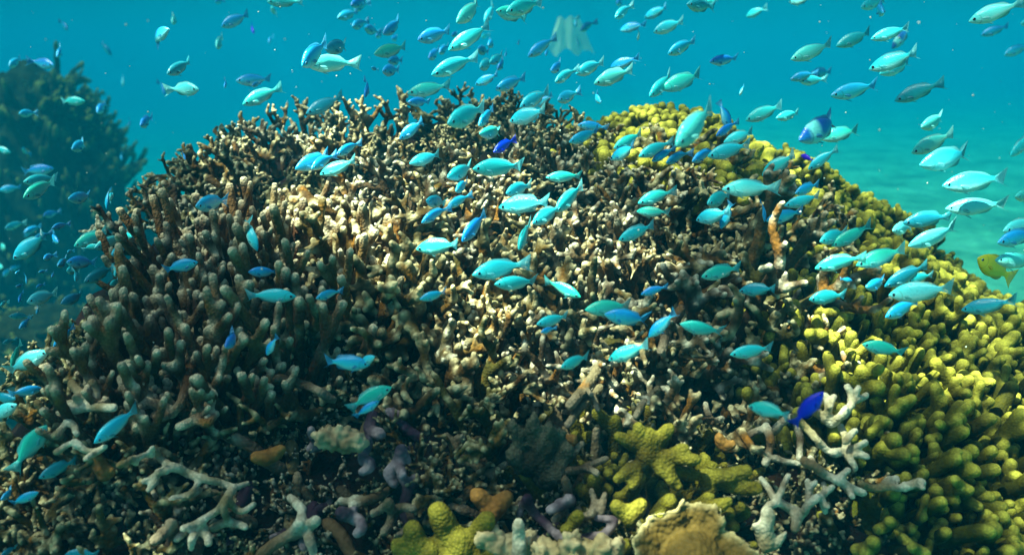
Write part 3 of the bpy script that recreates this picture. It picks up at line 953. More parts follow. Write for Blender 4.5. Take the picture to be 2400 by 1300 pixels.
clump('finger_coral', 1065, 1250, [(-10, 0, 60, 30, -15), (45, 10, 60, 26, 28), (-40, 45, 30, 32, -60), (15, 45, 30, 36, 10), (60, 60, 40, 30, 50), (0, 90, 20, 50, 0), (-75, 80, 20, 34, -60), (-60, 110, 10, 30, -40)],
      M['knob'], 'mustard-yellow lump coral with two rounded horns at bottom centre', 'coral', off=0.09)
clump('finger_coral', 975, 1270, [(0, 0, 30, 26, -10), (-30, 30, 25, 20, -30), (25, 40, 20, 30, 20), (0, 70, 10, 40, 0)], M['knob'],
      'low pale-yellow coral lump left of the two-horned one', 'coral', off=0.08)
clump('finger_coral', 1520, 1060, [(-60, -30, 60, 24, -50), (-30, -50, 40, 26, -10), (30, -40, 60, 26, 40), (-10, 0, 60, 34, 10), (60, 10, 70, 24, 60), (20, 30, 50, 20, 150), (70, 50, 50, 22, 170), (-70, 60, 50, 22, -120), (-40, 80, 40, 20, -150), (80, 80, 40, 22, 160), (100, 20, 60, 24, 95)],
      M['knob'], 'olive-yellow clump with fat branching knobs above the plate coral', 'coral', off=0.09, size=0.66)
clump('finger_coral', 1660, 1112, [(-60, 0, 50, 20, -80), (0, 5, 60, 21, 90), (50, 0, 60, 22, 80), (70, 30, 60, 24, 100), (0, 40, 30, 24, 0)], M['knob'],
      'olive knobbed arm lying level between plate coral and antlers', 'coral', off=0.08, size=0.80)
clump('finger_coral', 1660, 1185, [(-20, 0, 60, 17, 85), (20, -4, 40, 18, 70), (0, 25, 15, 12, 160)], M['knob'],
      'small olive bar-shaped coral knob just above the plate rim', 'coral', off=0.09, size=0.80)
clump('finger_coral', 1475, 1195, [(-25, 0, 20, 24, -40), (20, -2, 20, 24, 40), (0, 20, 10, 26, 0)], M['knob'],
      'bright olive two-lobed coral knob left of the plate rim', 'coral', off=0.09, size=0.80)
clump('soft_coral', 1255, 1070, [(-50, -50, 60, 22, -20), (-10, -60, 60, 24, 0), (40, -40, 70, 24, 20), (20, 10, 60, 40, 10), (70, 20, 60, 28, 40), (-40, 20, 50, 30, -40), (40, 70, 40, 36, 60), (0, -90, 50, 16, 5), (80, -40, 50, 16, 25)],
      M['dark_soft'], 'dark green-grey fuzzy soft coral clump below centre', 'soft coral', off=0.06, bumps=0.003, bscale=170, size=0.72)
clump('chalky_rock', 800, 1030, [(-20, 0, 20, 26, -80), (20, 4, 20, 26, 90), (0, -8, 15, 18, 10), (-38, 8, 10, 14, -90)], M['chalk'], 'chalky white rock lying in the shaded hollow', 'rock', off=0.07, bumps=0.005, bscale=130)
clump('chalky_rock', 1180, 1278, [(-20, 0, 30, 34, -50), (30, 10, 25, 36, 50), (0, 30, 20, 44, 0)], M['chalk'], 'pale cream rock at the bottom right of the two-horned yellow coral', 'rock', off=0.09, bumps=0.006, bscale=110)
clump('chalky_rock', 1216, 1262, [(0, 0, 40, 16, 3), (0, 30, 20, 18, 0)], M['antler'], 'upright peach-coloured stub beside the pale cream rock', 'rock', off=0.11)
clump('chalky_rock', 1330, 1290, [(-40, 10, 20, 30, -60), (10, 0, 20, 28, 0), (60, 5, 30, 30, 60), (100, 0, 20, 20, 40)], M['chalk'], 'knobbly pale rock on bottom edge between stub and plate coral', 'rock', off=0.08, bumps=0.007, bscale=110)
clump('sponge', 1150, 1180, [(-10, 0, 30, 22, -40), (15, 5, 30, 22, 50), (0, 20, 10, 24, 0)], M['sponge'], 'orange-brown sponge patch above the two-horned yellow coral', 'sponge', off=0.05)
clump('sponge', 1310, 1035, [(-10, 0, 20, 20, -40), (15, 5, 20, 18, 50)], M['sponge'], 'orange sponge patch right of the dark soft coral', 'sponge', off=0.05)
clump('sponge', 235, 1095, [(0, 0, 20, 16, -20), (10, 14, 14, 14, 60)], M['sponge'], 'orange sponge knob in the bottom left thicket', 'sponge', off=0.07)
clump('sponge', 1690, 1035, [(0, 0, 14, 14, -20), (12, 10, 14, 12, 60)], M['sponge'], 'rust-coloured sponge knob left of the antler corals', 'sponge', off=0.06)
clump('sponge', 620, 1070, [(0, 0, 18, 18, -80), (20, -6, 20, 16, 60)], M['sponge'], 'pale-topped orange sponge right of the cream antler coral', 'sponge', off=0.06)
clump('coral_stub', 1795, 1262, [(0, 0, 60, 17, 0), (24, 10, 30, 9, 40), (-16, -10, 30, 9, -25)], M['antler'], 'ribbed coral stub with flat white top right of the plate coral', 'coral', off=0.09)


def plate_coral():
    """a ruffled cup-shaped plate, thick, standing tilted towards the viewer"""
    c = surf(1622, 1318, 0.14)
    k = (c - CP).length / FPX
    U_, Rr = (UP * 0.93 + FWD * 0.37).normalized(), RIGHT
    Nn = Rr.cross(U_).normalized()
    V, F, tips = [], [], []
    na, nr = 72, 22
    for sgn in (1, -1):
        for j in range(nr + 1):
            q = j / nr
            for i in range(na):
                a = 2 * math.pi * i / na
                edge = 1 + 0.045 * math.sin(5 * a + 1) + 0.03 * math.sin(11 * a + 2) + 0.02 * math.sin(23 * a)
                if 0.2 < a < 1.15: edge *= 1 - 0.16 * math.sin((a - 0.2) / 0.95 * math.pi)
                x, yv = 138 * k * edge * q * math.cos(a), 128 * k * edge * q * math.sin(a)
                cup = 34 * k * q * q + 12 * k * q * q * math.sin(7 * a + 0.7) + 5 * k * q * math.sin(15 * a) + 3.0 * k * math.sin(q * 40 + 3 * math.sin(3 * a)) * q
                th = (5.0 * k) * (1 - 0.35 * q)
                p = Rr * x + U_ * yv + Nn * (cup + sgn * th * (1 if j < nr else 0.2))
                V.append(p)
                if j == nr and sgn == 1: tips.append(p)
    def idx(s, j, i): return s * (nr + 1) * na + j * na + i % na
    for s in (0, 1):
        for j in range(nr):
            for i in range(na):
                f = (idx(s, j, i), idx(s, j, i + 1), idx(s, j + 1, i + 1), idx(s, j + 1, i))
                F.append(f if s == 0 else f[::-1])
    for i in range(na):
        F.append((idx(0, nr, i), idx(0, nr, i + 1), idx(1, nr, i + 1), idx(1, nr, i)))
    foot = -Nn
    tube(V, F, [Vector() + foot * 0.06 - U_ * 0.02, foot * 0.03, foot * 0.003], [0.05, 0.04, 0.035], 12)
    me = remesh('plate_coral', V, F, 0.0022, M['plate'], tips, 0.0055, bumps=0.0014, bscale=110, iters=2)
    o = link('plate_coral', me)
    o.location = c
    return tag(o, 'large mustard ruffled plate coral with pale rim at the bottom edge', 'coral')


plate_coral()
# small broken sticks scattered in the hollows
rub = []
RUBME = []
for i in range(4):
    rg = random.Random(500 + i)
    V, F, tips = [], [], []
    pts = wander(rg, (0, 0, 0), (1, 0, 0.15), 0.06, 6, 0.18)
    tube(V, F, pts, [0.0075, .0075, .007, .007, .0065, .006, .0055], 9)
    tips += [pts[-1]]
    for _ in range(rg.randint(1, 3)):
        kk = rg.randint(2, 5)
        b = wander(rg, pts[kk], tilt(rg, pts[kk] - pts[kk - 1], R(55)), rg.uniform(.014, .03), 3, .1)
        tube(V, F, b, [.006, .0058, .0055, .005], 8)
        tips.append(b[-1])
    RUBME.append(remesh('rubble_piece', V, F, 0.0022, M['dead'], tips, 0.009))
for i in range(70):
    x, y = (rnd.uniform(620, 1440), rnd.uniform(950, 1300)) if i < 48 else (rnd.uniform(30, 700), rnd.uniform(880, 1290))
    p = surf(x, y, 0.015)
    o = link('rubble_piece', RUBME[i % 4])
    kind = rnd.choice(('purple', 'dead', 'dead', 'antler'))
    obj_mat(o, M[kind])
    sc = rnd.uniform(0.7, 1.25)
    o.matrix_world = Matrix.Translation((p.x, p.y, mound(p.x, p.y) + 0.012)) @ Matrix.Rotation(rnd.uniform(0, 6.28), 4, 'Z') @ Matrix.Rotation(rnd.uniform(-.9, .9), 4, 'Y') @ Matrix.Scale(sc, 4)
    tag(o, None, 'rubble', 'broken coral sticks lying in the hollows')
    coral_items.append((o, {'purple': 'purple-crusted', 'dead': 'dull brown', 'antler': 'bleached cream'}[kind] + ' broken coral stick ' + coral_zone(x, y), x, y))

# ---- the far coral head in the blue, left
def far_head():
    rg = random.Random(77)
    V, F, tips = [], [], []
    for i in range(9):
        zc = 0.15 + i * 0.24
        rr = (1.25, 1.15, 1.05, 0.98, 0.92, 0.86, 0.78, 0.62, 0.38)[i]
        for k in range(9):
            a = k * 2 * math.pi / 9 + i
            q = rr * 0.42
            c = Vector((math.cos(a) * (rr - q), math.sin(a) * (rr - q), zc))
            tube(V, F, [c, c + Vector((0, 0, 0.12)), c + Vector((0, 0, 0.22))], [q, q * .96, q * .8], 10)
        tube(V, F, [Vector((0, 0, zc - .1)), Vector((0, 0, zc + .1)), Vector((0, 0, zc + .2))], [rr * .6] * 3, 12)
    for i in range(640):
        a = rg.uniform(0, 6.283)
        zz = rg.uniform(0.1, 2.3)
        rr = float(np.interp(zz, (0.1, 0.6, 1.1, 1.6, 2.0, 2.3), (1.2, 1.08, 0.98, 0.85, 0.60, 0.25)))
        p = Vector((math.cos(a) * rr, math.sin(a) * rr, zz))
        d = (Vector((math.cos(a), math.sin(a), 0.5 + 0.5 * rg.random())) + Vector((rg.gauss(0, .35), rg.gauss(0, .35), rg.gauss(0, .3)))).normalized()
        pts = wander(rg, p - d * 0.05, d, rg.uniform(0.16, 0.38), 4, 0.15)
        r0 = rg.uniform(0.020, 0.036)
        tube(V, F, pts, [r0, r0, r0 * .95, r0 * .9, r0 * .8], 7)
        tips.append(pts[-1])
    me = remesh('reef_outcrop', V, F, 0.020, M['far'], tips, 0.045, bumps=0.012, bscale=14)
    return me


fh = link('reef_outcrop', far_head())
fh.location = (-4.95, 9.3, -2.55)
fh.scale = (1.05, 1.05, 1.55)
tag(fh, 'tall dark coral head fading into blue water at the far left', 'reef outcrop')
bpy.context.view_layer.update()
for i, (x, y, sc) in enumerate(((165, 235, 2.0), (232, 320, 1.7), (205, 280, 1.5))):
    inv = fh.matrix_world.inverted()
    okk, p, nn_, fi = fh.ray_cast(inv @ CP, ((inv @ (CP + px_dir(x, y) * 10)) - inv @ CP).normalized())
    if not okk: continue
    p = fh.matrix_world @ p
    o = link('finger_coral', FING[i])
    o.location = p
    o.scale = (sc,) * 3
    o.rotation_euler = (0.2, 0.6, i)
    tag(o, None, 'coral', 'sunlit yellow corals on the far coral head')
    coral_items.append((o, 'blurred yellow coral lit by sun on the far dark coral head', x, y))
for i, (x, y, z, sc) in enumerate(((-3.1, 5.6, -1.6, 0.55), (-4.6, 6.6, -1.9, 0.6), (-2.9, 8.6, -2.0, 0.6))):
    o = link('reef_outcrop', fh.data)
    o.location = (x, y, z)
    o.scale = (sc * 1.4, sc * 1.4, sc)
    o.rotation_euler = (0, 0, i * 1.3)
    tag(o, None, 'reef outcrop', 'low far reef patches on the sea floor')
    coral_items.append((o, 'low dim reef patch on the sea floor ' + ('left of the mound' if x < 0 else 'far right'), px_of(o.location)[0], 0))
settle_labels(coral_items)

# ---- the pale drifting scrap in open water
m, t, p, out = new_mat('pale_film')
p.inputs['Base Color'].default_value = (0.62, 0.86, 0.62, 1)
p.inputs['Roughness'].default_value = 0.5
tl = N(t, 'BsdfTranslucent')
tl.inputs[0].default_value = (0.62, 0.86, 0.62, 1)
tr = N(t, 'BsdfTransparent')
a1 = N(t, 'MixShader'); a1.inputs[0].default_value = 0.5
a2 = N(t, 'MixShader'); a2.inputs[0].default_value = 0.75
t.links.new(p.outputs[0], a1.inputs[1]); t.links.new(tl.outputs[0], a1.inputs[2])
t.links.new(a1.outputs[0], a2.inputs[1]); t.links.new(tr.outputs[0], a2.inputs[2])
t.links.new(a2.outputs[0], out.inputs['Surface'])
c = CP + px_dir(1330, 82) * 6.0
k = 6.0 / FPX
V, F = [], []
nu, nv = 40, 24
for j in range(nv + 1):
    v = j / nv
    for i in range(nu + 1):
        u = i / nu * 2 - 1
        wdt = 22 + 30 * v
        x = (u * wdt + 8 * v) * k
        y = (38 - (76 + 8 * math.sin(u * 7)) * v + 14 * u * u * v * (1 if abs(u) < .6 else -0.4)) * k
        z = (14 * math.sin(u * 6.5 + v * 1.5) + 10 * u * u + 8 * math.sin(v * 4 + u)) * k
        V.append(RIGHT * x + UP * y - FWD * z)
F = [(j * (nu + 1) + i, j * (nu + 1) + i + 1, (j + 1) * (nu + 1) + i + 1, (j + 1) * (nu + 1) + i) for j in range(nv) for i in range(nu)]
o = link('drifting_film', mesh_from('drifting_film', V, F, (m,)))
o.location = c
md = o.modifiers.new('thick', 'SOLIDIFY')
md.thickness = 0.0015
tag(o, 'blurred pale green drifting film hanging in open water, behind three small fish', 'drifting film')

# specks of plankton adrift in the water
m, t, p, out = new_mat('plankton')
p.inputs['Base Color'].default_value = (0.7, 0.75, 0.65, 1)
rg = random.Random(5)
V, F = [], []
for i in range(420):
    q = CP + px_dir(rg.uniform(-100, 2500), rg.uniform(-50, 900)) * rg.uniform(0.8, 4.0)
    if q.z < mound(q.x, q.y) + 0.12: continue
    r0 = rg.uniform(0.0006, 0.0016)
    b = len(V)
    V += [q + Vector(d) * r0 * rg.uniform(.6, 1.3) for d in ((1, 0, 0), (-1, 0, 0), (0, 1, 0), (0, -1, 0), (0, 0, 1), (0, 0, -1))]
    F += [(b + a_, b + c_, b + e_) for a_, c_, e_ in ((0, 2, 4), (2, 1, 4), (1, 3, 4), (3, 0, 4), (2, 0, 5), (1, 2, 5), (3, 1, 5), (0, 3, 5))]
tag(link('plankton_specks', mesh_from('plankton_specks', V, F, (m,))), 'fine pale specks of plankton adrift in the open water', 'plankton', kind='stuff')

# ------------------------------------------------------------------ fish


def catmull(xs, ys, q):
    xs, ys = np.array(xs), np.array(ys)
    mm = np.gradient(ys, xs)
    out_ = []
    for v in q:
        i = min(max(np.searchsorted(xs, v) - 1, 0), len(xs) - 2)
        h = xs[i + 1] - xs[i]
        s = (v - xs[i]) / h
        out_.append((2 * s**3 - 3 * s**2 + 1) * ys[i] + (s**3 - 2 * s**2 + s) * h * mm[i] + (-2 * s**3 + 3 * s**2) * ys[i + 1] + (s**3 - s**2) * h * mm[i + 1])
    return np.array(out_)


def fish_mesh(name, bend=0.0, fin=1.0, slim=1.0, fork=0.78):
    ks = (0, .02, .06, .12, .20, .30, .40, .50, .60, .68, .74, .78, .82, .88, .94, 1.0)
    top = (.004, .028, .060, .100, .138, .163, .166, .150, .118, .082, .057, .046, .058, .092, .132, .168)
    bot = (.004, .026, .056, .092, .128, .156, .160, .142, .104, .068, .047, .042, .054, .090, .130, .168)
    wid = (.004, .017, .035, .054, .070, .079, .077, .066, .049, .032, .020, .013, .0085, .0055, .0042, .003)
    qs = np.concatenate([np.array([0, .008, .02, .04]), np.linspace(.065, .78, 26), np.linspace(.80, 1.0, 11)])
    T, B, W = catmull(ks, top, qs) * slim, catmull(ks, bot, qs) * slim, catmull(ks, wid, qs)
    dor = np.interp(qs, (0, .24, .30, .40, .52, .58, .64, .70, .735), (0, 0, .022, .034, .036, .050, .056, .030, 0), right=0) * fin
    ana = np.interp(qs, (0, .48, .54, .62, .68, .72), (0, 0, .030, .050, .036, 0), right=0) * (0.5 + 0.5 * fin)
    V, F, fa, ba, la = [], [], [], [], []

    def put(x, y, z, f, b, s):
        y += bend * max(0.0, s - 0.38) ** 2 - bend * 0.10 * max(0, 0.38 - s)
        V.append((0.45 - x, y, z)); fa.append(f); ba.append(b); la.append(s)
    half = 9
    n = 2 * half + 6
    for s, tt, bb, ww, dd, aa in zip(qs, T, B, W, dor, ana):
        tail = max(0.0, (s - 0.78) / 0.22)
        ring = []
        for side in (1, -1):
            col = [(0.0022 if dd > 0 else ww * 0.16, tt * (1.0 if dd > 0 else 0.995), 0.5 if dd > 0 else 0)]
            for i in range(1, half + 1):
                a = math.pi * i / (half + 1)
                cz, sy = math.cos(a), math.sin(a) ** 0.9
                col.append((ww * sy, (tt if cz > 0 else bb) * cz, 0))
            col.append((0.0022 if aa > 0 else ww * 0.16, -bb * (1.0 if aa > 0 else 0.995), 0.5 if aa > 0 else 0))
            ring.append([(side * y_, z_, f_) for y_, z_, f_ in col])
        pts = [(0, tt + dd, 1.0 if dd > 0 else 0, dd * 0.75)] + [(y_, z_, f_, 0) for y_, z_, f_ in ring[0]] + [(0, -bb - aa, 1.0 if aa > 0 else 0, aa * 0.8)] + [(y_, z_, f_, 0) for y_, z_, f_ in reversed(ring[1])]
        for y_, z_, f_, back in pts:
            x = s + back
            if tail > 0:
                vv = abs(z_) / max(tt, 1e-4)
                x = s - (1 - min(1, vv) ** 1.6) * (s - 0.78) * fork
                f_ = min(1.0, tail * 1.6)
            put(x, y_, z_, f_, 0.5 + 0.5 * z_ / max(tt, bb, 0.05) if tail == 0 else 0.55, s)
        assert len(pts) == n - 0
    for j in range(len(qs) - 1):
        for i in range(n):
            a, b = j * n + i, j * n + (i + 1) % n
            F.append((a, a + n, b + n, b))
    F.append(tuple(range(n)))
    F.append(tuple((len(qs) - 1) * n + i for i in reversed(range(n))))

    me = mesh_from(name, V, F, (FM['c'],))
    fattr(me, 'fin', fa)
    fattr(me, 'back', ba)
    fattr(me, 'along', la)
    return me


FISHES = [fish_mesh('fish', 0.0, 0.45, 0.96), fish_mesh('fish', 0.42, 0.4, 0.92), fish_mesh('fish', -0.42, 0.35, 0.95), fish_mesh('fish', 0.15, 1.05, 0.97), fish_mesh('fish', -0.2, 0.2, 0.88),
          fish_mesh('fish', 0.70, 0.7, 0.95, 0.6), fish_mesh('fish', -0.65, 0.8, 1.0, 0.9), fish_mesh('fish', 0.1, 0.6, 1.06, 0.85)]


def fin_blade(name, along, out_, ln, wd, f0):
    """a thin paired fin, rooted at its origin"""
    V, F, fa, ba = [], [], [], []
    along, out_ = Vector(along).normalized(), Vector(out_).normalized()
    nn = along.cross(out_).normalized()
    K = 7
    for j in range(K + 1):
        u = j / K
        wv = wd * (0.25 + 0.75 * math.sin(min(1, u * 1.25) * math.pi / 2)) * (1 if u < .75 else 1 - ((u - .75) / .25) ** 2 * 0.75)
        for e, th in ((-0.5, 0), (0, 1), (0.5, 0), (0, -1)):
            V.append(along * (ln * u) + out_ * (wv * e) + nn * (0.0016 * th * (1 - u * .7)))
            fa.append(min(1, 0.4 + u))
            ba.append(f0)
    for j in range(K):
        for i in range(4):
            a, b = j * 4 + i, j * 4 + (i + 1) % 4
            F.append((a, a + 4, b + 4, b))
    F.append(tuple(range(4)))
    F.append(tuple(K * 4 + i for i in reversed(range(4))))
    me = mesh_from(name, V, F, (FM['c'],))
    fattr(me, 'fin', fa)
    fattr(me, 'back', ba)
    fattr(me, 'along', [0.3] * len(V))
    return me


FINS = []
for sgn in (1, -1):
    FINS.append((fin_blade('pectoral_fin', (-1, sgn * 0.38, -0.30), (0.25, 0, 1), 0.135, 0.075, 0.4), (0.45 - 0.235, sgn * 0.066, -0.03), 'pectoral_fin'))
    FINS.append((fin_blade('pelvic_fin', (-1, sgn * 0.2, -0.55), (0.6, 0, 1), 0.12, 0.035, 0.2), (0.45 - 0.29, sgn * 0.03, -0.130), 'pelvic_fin'))
DAMSEL = fish_mesh('fish', 0.25, 0.8, 0.92, 0.35)
ROUND = fish_mesh('fish', 0.1, 1.25, 1.32, 0.25)
V, F = [], []
for j in range(9):
    for i in range(14):
        th, ph = math.pi * 0.5 * j / 8, 2 * math.pi * i / 14
        V.append((0.030 * math.sin(th) * math.cos(ph), 0.017 * math.cos(th), 0.030 * math.sin(th) * math.sin(ph)))
for j in range(8):
    for i in range(14):
        a, b = j * 14 + i, j * 14 + (i + 1) % 14
        F.append((a, b, b + 14, a + 14))
F.append(tuple(112 + i for i in range(14)))
EYE = mesh_from('eye', V, F, (M['pupil'], M['iris']))
for pl in EYE.polygons:
    pl.material_index = 1 if pl.index >= 14 * 5 else 0

TILES = {1: (0, 0), 2: (800, 0), 3: (1600, 0), 4: (0, 433), 5: (800, 433), 6: (1600, 433), 7: (0, 866), 8: (800, 866), 9: (1600, 866)}
# snout x, y, tail-tip x, y and body depth, in threefold-enlarged pixels of each ninth of the photograph
SCHOOL = {
1: """470 215 440 150 45 d|395 405 440 325 60 b|780 395 720 300 35 d|60 470 145 410 60 b|370 460 245 435 75 d|1205 165 1245 110 60 p|1200 200 1040 300 95 b|1545 195 1745 100 75 b|1785 240 1765 170 40 v|1520 340 1560 260 70 p|1890 305 1905 255 40 b|1910 55 1935 100 50 p|1870 15 2110 10 70 c|1510 15 1565 5 40 d|2365 130 2510 85 65 b|2115 470 2290 300 130 b|2275 345 2470 320 110 t|2150 460 2480 440 125 p|1165 525 1350 430 95 t|1395 630 1220 625 95 p|1150 675 1145 575 50 d|858 615 868 525 32 b|1572 620 1600 560 40 b|1650 570 1900 555 85 b|1695 740 1960 620 100 g|600 715 440 710 62 c|680 795 740 725 60 b|135 800 235 795 60 b|900 895 925 835 32 d|985 885 1060 825 80 b|500 1050 620 1000 85 b|855 1130 848 1070 30 b|1300 1125 1290 1070 35 b|70 1080 -30 1030 50 t|165 1040 180 1085 40 d|380 1190 170 1200 75 b|165 1275 390 1255 85 c|2140 805 2400 680 100 t|2060 1190 2340 1085 105 b|2235 1230 2510 1130 95 c|2360 1095 2520 1000 80 b|2185 1190 2340 1090 90 b|1765 605 1830 585 35 d""",
2: """60 40 170 5 70 d|90 75 165 20 60 b|75 190 165 150 75 b|165 195 245 225 75 b|240 260 300 210 60 b|280 245 440 140 90 d|350 275 410 262 45 b|525 285 760 215 95 b|770 250 830 235 40 d|795 165 1000 10 115 p|1000 165 1080 30 70 c|1080 75 1290 125 100 g|1150 85 1400 15 120 c|735 360 1050 180 120 c|985 265 1030 245 35 c|610 415 690 345 75 b|685 375 745 325 60 b|955 345 1030 365 65 d|1025 325 1085 285 60 b|215 385 470 325 95 g|325 430 420 425 65 d|285 500 400 490 80 b|210 475 250 490 30 d|620 535 935 395 125 c|970 480 1060 425 75 c|1035 445 1145 385 75 c|1090 490 1160 420 60 d|1150 400 1165 350 30 b|1305 405 1490 265 90 b|1240 315 1250 285 28 d|1432 390 1455 350 32 b|1650 195 1640 120 45 t|1680 220 1765 155 55 d|1665 330 1660 255 42 t|155 690 210 560 60 d|450 660 755 600 100 g|930 600 1110 520 70 b|1075 635 1285 545 90 b|1465 500 1570 445 80 d|1500 585 1630 485 75 c|1640 525 1840 435 85 c|1885 475 2080 410 75 d|1765 595 2040 490 105 p|1925 130 2025 40 75 c|1930 30 1990 -10 60 b|2120 130 2300 50 70 b|1955 215 2120 170 65 b|2185 230 2400 150 80 c|2080 290 2100 210 35 b|2290 385 2480 285 85 b|2160 685 2330 520 110 c|2235 635 2540 520 110 g|460 720 615 715 65 d|1520 710 1650 650 95 b|1835 725 1760 660 55 b|735 875 1010 755 155 c|960 890 1070 760 90 d|1245 760 1460 640 105 c|1355 755 1470 670 55 b|1170 860 1440 770 105 c|400 985 575 850 75 d|955 940 1155 930 90 g|1065 1075 1210 980 80 v|1650 880 1870 895 70 b|1590 1005 1815 915 95 b|1905 1050 2120 935 95 g|1880 1130 2080 1020 90 b|2085 1110 2310 990 95 c|2180 1140 2330 1040 70 d|2285 1155 2420 1060 80 d|465 1155 705 1080 90 c|730 1250 950 1170 110 c|905 1190 1275 1165 130 c|1425 1250 1690 1235 85 g""",
3: """25 30 210 45 100 t|130 10 250 5 30 c|445 120 570 60 60 c|740 15 910 -10 70 p|1255 55 1400 0 80 c|1420 95 1350 40 90 b|2020 155 2350 30 120 p|2100 250 2275 185 65 d|2265 390 2420 320 65 b|2385 170 2480 140 60 c|755 425 1045 305 115 p|1075 330 1320 225 95 t|1320 280 1580 195 95 c|1475 350 1595 195 70 s|1305 495 1640 370 120 c|1380 525 1615 430 95 c|755 565 920 510 65 d|820 575 985 555 75 c|890 530 1030 500 70 d|180 435 390 410 85 d|400 675 428 600 35 b|1035 680 1360 595 125 b|1495 720 1790 580 110 t|435 855 690 740 95 c|650 835 825 790 70 c|335 930 270 720 70 d|235 965 370 850 70 d|-50 1040 200 750 190 p|810 1000 1125 820 165 s|960 985 1235 905 95 g|280 1010 500 920 80 c|165 1110 465 1010 110 c|70 1145 200 1040 90 b|825 1090 920 1125 45 v|885 1205 1065 1040 80 c|555 1250 780 1080 95 c|1675 900 1850 820 105 p|1615 1090 1880 930 95 p|1665 1175 2035 1060 150 c|2310 1110 2460 930 90 c|1830 1325 2240 1235 150 c""",
4: """-5 35 140 20 45 b|160 90 380 -20 110 g|475 95 655 85 90 b|745 180 760 20 50 b|800 60 750 110 50 c|305 215 405 195 55 d|35 305 160 265 60 c|165 335 285 295 50 d|172 360 210 345 28 b|365 305 470 275 55 d|410 410 355 345 65 b|80 525 340 350 115 t|230 400 330 340 60 d|35 445 0 430 55 p|515 430 740 330 85 g|660 440 865 370 95 p|690 430 600 440 40 c|780 490 900 440 85 c|930 370 870 345 45 c|470 535 660 555 85 b|400 570 480 520 70 b|310 520 360 495 50 b|475 475 500 462 28 b|20 585 -30 565 45 p|470 600 550 600 60 c|520 680 550 590 50 c|585 680 790 590 90 t|800 640 835 580 60 c|770 700 850 670 50 c|360 650 385 615 30 b|180 700 190 625 32 b|255 720 300 700 32 b|130 830 150 750 40 b|190 815 390 770 90 p|420 830 600 770 80 t|5 850 35 820 35 c|20 640 65 595 40 b|75 590 135 575 30 b|105 625 140 605 24 b|110 715 160 705 25 d|270 615 320 605 25 d|65 915 200 930 50 t|130 1010 220 940 60 b|250 910 280 850 30 b|370 1135 520 1000 70 d|1370 150 1590 110 110 b|1810 480 1720 240 45 c|1400 550 1160 590 85 b|1735 605 1960 620 60 b|2095 800 1750 760 110 c|2215 800 2390 740 75 b|1570 1140 1700 1040 95 d|1870 1200 1940 1075 60 b|345 1185 60 1290 110 p|70 1290 150 1110 75 g|20 1110 100 1090 40 t""",
5: """800 50 890 -25 80 b|590 110 735 130 95 t|740 165 890 70 70 b|560 275 730 150 85 b|840 410 1010 200 100 d|1150 65 1330 0 95 c|1085 165 1460 115 120 c|1500 200 1690 0 110 c|1335 280 1540 150 100 c|1245 465 1320 260 110 c|505 455 840 410 120 c|910 640 1275 545 140 c|1060 700 1380 680 120 c|1695 795 1440 670 105 g|540 805 745 755 70 b|1695 885 2040 845 100 g|1830 910 2170 960 110 b|1360 985 1600 920 95 c|1400 1040 1500 1000 50 b|2155 1085 2340 895 80 b|2100 780 2285 705 60 d|2080 140 2320 35 95 g|2065 190 2300 190 85 g|1940 400 2190 275 90 c|1865 1245 2155 1115 95 c|1535 1290 1735 1200 95 c|2365 980 2685 1040 105 g|245 1205 100 1270 70 c|215 1275 -110 1230 85 b""",
6: """265 40 640 10 130 p|170 140 330 60 115 c|85 260 330 180 100 c|270 320 335 130 60 d|580 270 565 110 45 b|790 70 940 -10 80 b|710 160 960 70 95 c|580 265 835 175 95 b|1850 185 2255 120 125 p|1550 285 1860 205 115 t|1480 330 1590 290 95 p|1590 450 1925 290 135 p|965 410 1140 320 95 c|1045 450 1320 270 115 g|930 610 1240 480 115 g|1220 590 1545 435 125 g|1195 670 1110 665 35 d|1285 730 1440 670 95 b|1425 740 1690 545 100 t|1445 805 1870 700 140 p|1580 690 1740 620 70 c|1430 950 1640 800 110 b|885 820 1130 760 95 t|1965 910 2310 790 115 t|2200 545 2480 520 135 p|2270 340 2470 250 120 p|2225 425 2460 320 120 b|2350 90 2460 60 90 p|2070 520 2300 640 150 y|125 660 390 570 105 g|385 760 655 710 95 t|325 1210 620 1130 105 c|1255 1135 1550 1160 105 g""",
7: """300 150 80 150 70 b|340 405 110 640 130 g|650 500 965 295 110 c|720 440 830 350 70 b|270 740 520 660 95 t|275 875 80 930 75 b|0 905 110 850 55 b|460 1270 680 1320 80 t|0 1300 110 1255 50 t|120 260 -80 330 110 p|110 220 -60 180 90 t""",
8: "370 130 60 235 95 g|275 220 95 320 60 b",
9: "445 275 765 290 115 g|985 130 795 400 110 v",
}
